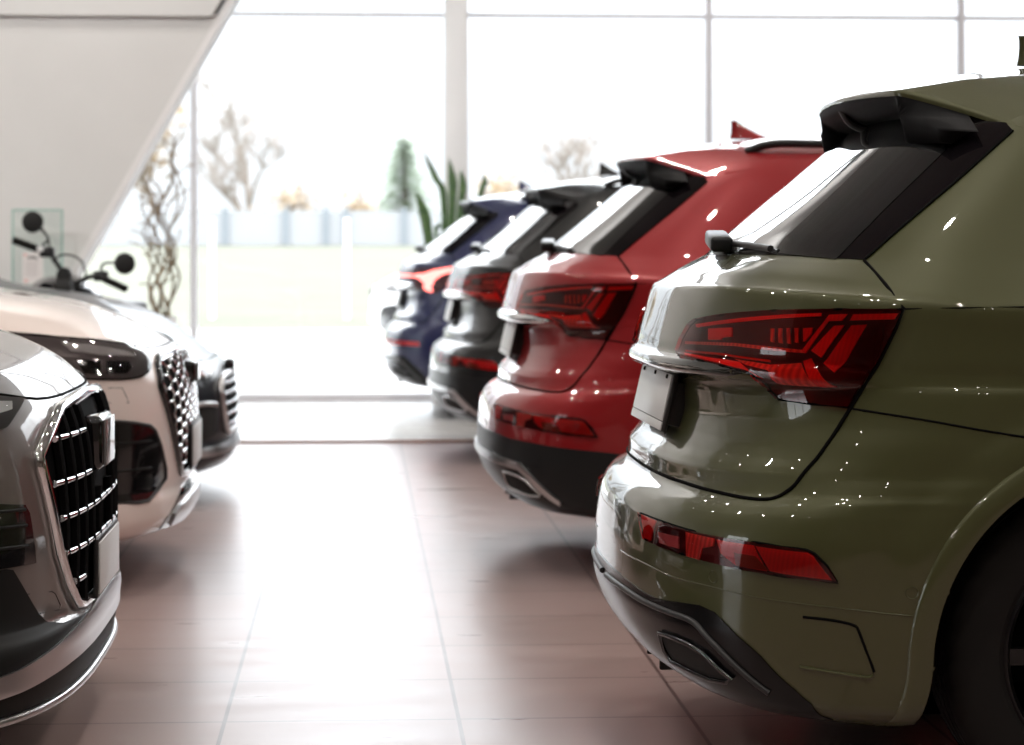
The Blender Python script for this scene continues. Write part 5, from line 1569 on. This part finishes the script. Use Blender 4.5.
# ----------------------------------------------------------------- motorcycle behind the left-hand cars
def build_motorbike():
    bx = at(66, 290, 14.3)
    top = empty('motorcycle', (bx.x, bx.y, 0), 0)
    tag(top, 'black motorcycle with round mirrors in front of the raked white wall', 'motorcycle')
    # local: the bike faces the camera (-y), turned and leaning on its stand
    Mx = Matrix.Rotation(R(-24), 4, 'Z') @ Matrix.Rotation(R(4), 4, 'Y')
    def fin(bm):
        bmesh.ops.transform(bm, matrix=Mx, verts=bm.verts)
        return bm
    def wheel(y, r, w):
        bm = bmesh.new()
        add_lathe(bm, [(-w * .4, r * .70), (-w * .5, r * .82), (-w * .42, r * .95), (0, r), (w * .42, r * .95), (w * .5, r * .82), (w * .4, r * .70)], 'X', (0, 0, 0), 40)
        bmesh.ops.translate(bm, vec=(0, y, r), verts=bm.verts)
        o = from_bm('wheel', fin(bm), M['rubber'], top)
        bm = bmesh.new()
        for k in range(9):
            a = 2 * math.pi * k / 9
            add_tube(bm, [(0, y, r), (0, y + r * .72 * math.cos(a), r + r * .72 * math.sin(a))], 0.012, 6)
        add_lathe(bm, [(-.05, .001), (-.05, .06), (.05, .06), (.05, .001)], 'X', (0, y, r), 20)
        from_bm('rim', fin(bm), M['rim_metal'], o)
    wheel(-0.72, 0.33, 0.13); wheel(0.74, 0.33, 0.17)
    bm = bmesh.new()
    for s in (-1, 1):
        add_tube(bm, [(s * .11, -.72, .33), (s * .11, -.50, .92)], 0.026, 10)
    from_bm('fork', fin(bm), M['satin_silver'], top)
    bm = bmesh.new()
    prof = [(-.34, .98, .05, .04), (-.28, .96, .14, .09), (-.1, .95, .17, .12), (.08, .90, .15, .11), (.16, .86, .10, .06)]
    rings = [[bm.verts.new((w * math.cos(t), y, z + h * math.sin(t))) for t in [2 * math.pi * i / 20 for i in range(20)]] for y, z, w, h in prof]
    for A, B in zip(rings[:-1], rings[1:]):
        for j in range(20):
            bm.faces.new((A[j], A[(j + 1) % 20], B[(j + 1) % 20], B[j]))
    bm.faces.new(rings[0]); bm.faces.new(rings[-1])
    from_bm('tank', fin(bm), M['gloss_black'], top)
    bm = bmesh.new()
    add_box(bm, (0, .40, .86), (.24, .56, .09), bevel=.035, seg=3)
    from_bm('seat', fin(bm), M['grey_plastic'], top)
    bm = bmesh.new()
    add_box(bm, (0, 0.02, .50), (.30, .48, .40), bevel=.06, seg=3)
    for k in range(5):
        add_box(bm, (0, -.05, .52 + k * .045), (.40, .30, .016), bevel=.004)
    from_bm('engine', fin(bm), M['satin_black'], top)
    bm = bmesh.new()
    add_tube(bm, smooth_path([(.14, -.2, .45), (.2, -.1, .25), (.2, .3, .24), (.22, .85, .34)], 5), .045, 10)
    from_bm('exhaust_pipe', fin(bm), M['satin_silver'], top)
    bm = bmesh.new()
    add_tube(bm, [(0, .1, .4), (0, .74, .33)], .03, 8)
    add_tube(bm, [(0, -.48, .95), (0, -.1, .75), (0, .5, .75), (0, .72, .66)], .025, 8)
    from_bm('frame', fin(bm), M['satin_black'], top)
    # headlamp and dials
    bm = bmesh.new()
    add_lathe(bm, [(-.72, .001), (-.72, .085), (-.66, .095), (-.58, .06), (-.56, .001)], 'Y', (0, 0, .90), 24)
    hl = from_bm('headlamp', fin(bm), M['gloss_black'], top)
    # the things at the bars are set out in the plane facing the aisle
    def P(px, py, dy=0.0):
        q = at(px, py, 13.75 + dy)
        return Vector((q.x - bx.x, q.y - bx.y, q.z))
    bm = bmesh.new()
    add_tube(bm, smooth_path([P(13, 240), P(30, 247, .05), P(48, 252, .1), P(60, 268, .2), P(72, 283, .25), P(84, 279, .2), P(96, 276, .1), P(110, 281, .05), P(127, 289)], 5), .014, 8)
    hb = from_bm('handlebar', bm, M['satin_black'], top)
    for a, b in ((P(13, 240), P(38, 249, .05)), (P(104, 279, .05), P(126, 289))):
        bm = bmesh.new(); add_tube(bm, [a, b], .021, 10); from_bm('grip', bm, M['rubber'], hb)
    for a in (P(47, 252, .1), P(101, 276, .1)):
        bm = bmesh.new(); add_box(bm, a, (.085, .06, .06), rot=None, bevel=.012); from_bm('switch_block', bm, M['satin_black'], hb)
    for c, st in (((33, 222), (42, 246)), ((125, 263.5), (101, 274))):
        mc = P(*c)
        bm = bmesh.new()
        mid = (P(*st) + mc) / 2 + (Vector((.06, 0, -.02)) if c[0] < 50 else Vector((-.05, 0, .03)))
        add_tube(bm, smooth_path([P(*st), mid, mc], 5), .007, 8)
        stem = from_bm('mirror_stem', bm, M['satin_black'], hb)
        bm = bmesh.new()
        add_lathe(bm, [(-.022, .001), (-.022, .035), (-.012, .056), (.006, .062), (.014, .058), (.014, .001)], 'Y', (0, 0, 0), 32)
        bmesh.ops.rotate(bm, cent=(0, 0, 0), matrix=Matrix.Rotation(R(20), 3, 'Z'), verts=bm.verts)
        bmesh.ops.translate(bm, vec=mc, verts=bm.verts)
        from_bm('mirror', bm, M['matte_black'], stem)
    bm = bmesh.new()
    c = P(64, 275)
    add_lathe(bm, [(-.03, .001), (-.03, .04), (.03, .045), (.05, .02), (.05, .001)], 'Y', c, 24)
    from_bm('dial', bm, M['matte_black'], hb)
    bm = bmesh.new()
    add_tube(bm, smooth_path([P(52, 262), P(60, 255.5), P(72, 255.5), P(82, 262), P(86, 276), P(82, 288)], 5), .006, 6)
    from_bm('cable', bm, M['matte_black'], hb)
    bm = bmesh.new()
    add_tube(bm, smooth_path([P(42, 228), P(48, 238), P(50, 250)], 4), .005, 6)
    from_bm('brake_line', bm, M['matte_black'], hb)
    bm = bmesh.new()
    add_tube(bm, [P(57, 288), P(72, 288)], .06, 12)
    from_bm('fork_yoke', bm, M['matte_black'], top)
    bm = bmesh.new()
    add_lathe(bm, [(-.02, .001), (-.02, .016), (.02, .02), (.025, .001)], 'Y', P(40, 249, -.02), 16)
    from_bm('fluid_pot', bm, M['lamp_clear'], hb)
    bm = bmesh.new()
    add_tube(bm, [Mx @ Vector((-.12, .05, .28)), Mx @ Vector((-.30, .08, .0))], .012, 8)
    from_bm('side_stand', bm, M['satin_black'], top)
    # nothing of it may dip under the floor
    return top
build_motorbike()

# ----------------------------------------------------------------- glass display stand with a price sheet
gp = at(37.5, 250, 15.1)
st = empty('glass_stand', (gp.x, gp.y, 0))
tag(st, 'upright green-edged glass panel stand behind the motorcycle', 'display stand')
w_ = 49 / 2420 * 15.1
ht = 1.2 + (251 - 210) / 2420 * 15.1
bm = bmesh.new()
add_box(bm, (0, 0, ht / 2 + 0.02), (w_, 0.008, ht - 0.04))
from_bm('glass_panel', bm, M['clear_glass_green'], st, smooth=False)
bm = bmesh.new()
for sx in (-1, 1):
    add_box(bm, (sx * w_ / 2, 0, ht / 2 + 0.02), (0.010, 0.012, ht - 0.04))
add_box(bm, (0, 0, ht), (w_ + 0.010, 0.012, 0.010))
from_bm('glass_edge', bm, M['glass_edge_green'], st, smooth=False)
bm = bmesh.new()
add_box(bm, (0, 0, 0.015), (w_ + 0.1, 0.3, 0.03), bevel=0.008)
from_bm('base', bm, M['satin_silver'], st)
sp_ = at(30.5, 268, 14.98)
bm = bmesh.new()
add_box(bm, (0, 0, 0), (0.128, 0.006, 0.195))
ps = from_bm('price_sheet', bm, M['paper_white'], smooth=False)
ps.location = (sp_.x, gp.y - 0.012, sp_.z)
tag(ps, 'white printed sheet fixed to the glass panel stand behind the motorcycle', 'sheet')
bm = bmesh.new()
add_tube(bm, smooth_path([(-.03, -.005, .058), (-.018, -.005, .068), (-.004, -.005, .062), (.008, -.005, .068), (.022, -.005, .060), (.03, -.005, .052)], 4), .005, 6)
from_bm('sheet_mark', bm, M['matte_black'], ps)
bm = bmesh.new()
for i, z in enumerate((.03, .015, 0.0, -.015, -.03, -.045)):
    add_box(bm, (-.008 + (.004 if i % 2 else 0), -.004, z), (.084 - (.02 if i % 2 else 0), .002, .004))
from_bm('sheet_lines', bm, M['ink_grey'], ps, smooth=False)
for x_, z_, w2 in ((-.047, .082, .016), (-.042, -.080, .02)):
    bm = bmesh.new()
    add_box(bm, (x_, -.004, z_), (w2, .002, .013))
    from_bm('sheet_stamp', bm, M['lamp_pink'], ps, smooth=False)

# ----------------------------------------------------------------- curly twigs in a floor vase
tw = at(164, 300, 18.4)
vz = empty('floor_vase', (tw.x, tw.y, 0))
tag(vz, 'tall pale floor vase hidden behind the cars and holding curly twigs', 'vase')
bm = bmesh.new()
add_lathe(bm, [(0, .001), (0, .13), (.03, .15), (.35, .17), (.6, .12), (.68, .09), (.70, .10), (.69, .085), (.4, .12), (.1, .1), (.05, .001)], 'Z', seg=32)
from_bm('body', bm, M['frame_white'], vz)
rnd = random.Random(8)
tg_ = empty('curly_twig', (tw.x, tw.y, 0))
tag(tg_, 'bunch of brown curly twigs standing by the glass left of the slim mullion', 'twigs')
for k in range(9):
    a = rnd.uniform(0, 6.28)
    pts = []
    top_z = rnd.uniform(1.75, 2.2)
    ph = rnd.uniform(0, 6.28); amp = rnd.uniform(.03, .06)
    for i in range(26):
        f = i / 25
        z = .45 + (top_z - .45) * f
        rr = .03 + .13 * f
        pts.append((rr * math.cos(a) + amp * math.sin(ph + f * 17) * min(1, f * 3), .5 * rr * math.sin(a) + amp * math.cos(ph + f * 14) * min(1, f * 3), z))
    bm = bmesh.new()
    add_tube(bm, pts, [0.011 * (1 - .55 * i / 25) for i in range(26)], 6)
    for q in range(4):
        i = rnd.randrange(8, 24)
        p = Vector(pts[i]); d = Vector((rnd.uniform(-1, 1), rnd.uniform(-.5, .5), rnd.uniform(.2, 1))).normalized() * rnd.uniform(.12, .28)
        add_tube(bm, smooth_path([p, p + d * .5 + Vector((.03, 0, .03)), p + d], 4), .005, 5)
    from_bm('twig', bm, M['twig_brown'], tg_)

# ----------------------------------------------------------------- tall leafy pot plant by the pillar
pl = at(444, 250, 19.12)
pt = empty('planter', (pl.x, pl.y, 0))
tag(pt, 'tall planter beside the white pillar behind the dark blue suv', 'planter')
bm = bmesh.new()
add_lathe(bm, [(0, .001), (0, .09), (.6, .11), (.62, .11), (.62, .095), (.56, .09), (.56, .001)], 'Z', seg=32)
from_bm('pot', bm, M['frame_white'], pt)
pn = empty('snake_plant', (pl.x, pl.y, 0.565))
tag(pn, 'snake plant with upright pointed green leaves beside the white pillar', 'plant')
def leaf(tip, base, wid, bend=0.0):
    t = at(*tip, 19.12 + bend); b = at(*base, 19.12)
    A = Vector((b.x - pl.x, b.y - pl.y, b.z - .56)); Tp = Vector((t.x - pl.x, t.y - pl.y, t.z - .56))
    root = Vector((A.x * .18, A.y * .18, 0.0))
    bm = bmesh.new()
    C_ = smooth_path([root, A, A.lerp(Tp, .5) + Vector((.015, 0, 0)), Tp], 8)
    n = len(C_)
    L_, R_, Mm = [], [], []
    for i, c in enumerate(C_):
        f = i / (n - 1)
        w2 = wid * (0.55 + 0.9 * f - 0.2 * f * f) * (1 - max(0, (f - .55) / .45) ** 1.6) + .001
        L_.append(bm.verts.new(c + Vector((-w2, .012, 0)))); R_.append(bm.verts.new(c + Vector((w2, .012, 0))))
        Mm.append((bm.verts.new(c + Vector((0, -.004, 0))), bm.verts.new(c + Vector((0, .020, 0)))))
    for i in range(n - 1):
        bm.faces.new((L_[i], Mm[i][0], Mm[i + 1][0], L_[i + 1])); bm.faces.new((Mm[i][0], R_[i], R_[i + 1], Mm[i + 1][0]))
        bm.faces.new((R_[i], Mm[i][1], Mm[i + 1][1], R_[i + 1])); bm.faces.new((Mm[i][1], L_[i], L_[i + 1], Mm[i + 1][1]))
    from_bm('leaf', bm, M['plant_leaf'], pn, sharp=60)
leaf((423, 151), (444, 205), .028)
leaf((416, 190), (428, 236), .045)
leaf((449, 158), (452, 205), .034)
leaf((461, 169), (461, 205), .030)
leaf((485, 174), (480, 198), .026)
leaf((439, 222), (436, 235), .018)
green = build_suv(M['olive_paint'], *POSE['olive'], 'olive green suv nearest on the right, showing its tail and rear wheel')
M['lip_trim'] = mat('lip_trim_bright', (0.78, 0.79, 0.80), 0.15, 1.0)
red = build_suv(M['red_paint'], *POSE['red'], 'red suv parked behind the olive green one', lower_plastic=True)
def recolor(src, pose, label, new):
    c = copy_tree(src, None, {'red_paint': new})
    c.location = (*pose[0], 0); c.rotation_euler = (0, 0, pose[1]); c['label'] = label
    return c
recolor(red, POSE['black'], 'black suv between the red one and the dark blue one', M['black_paint'])
build_suv(M['blue_paint'], *POSE['blue'], 'dark blue suv with a lit red light bar, beyond the black suv', lower_plastic=False, electric=True)
build_grey()
blush = build_blush()
q = at(371.5, 310, 27.6)
c = copy_tree(blush, None, {'blush_paint': M['white_paint']})
c.location = (q.x, q.y, -0.01); c.rotation_euler = (0, 0, R(2)); c['label'] = 'white car outside the glass, peeping out left of the dark blue suv'
build_dark()
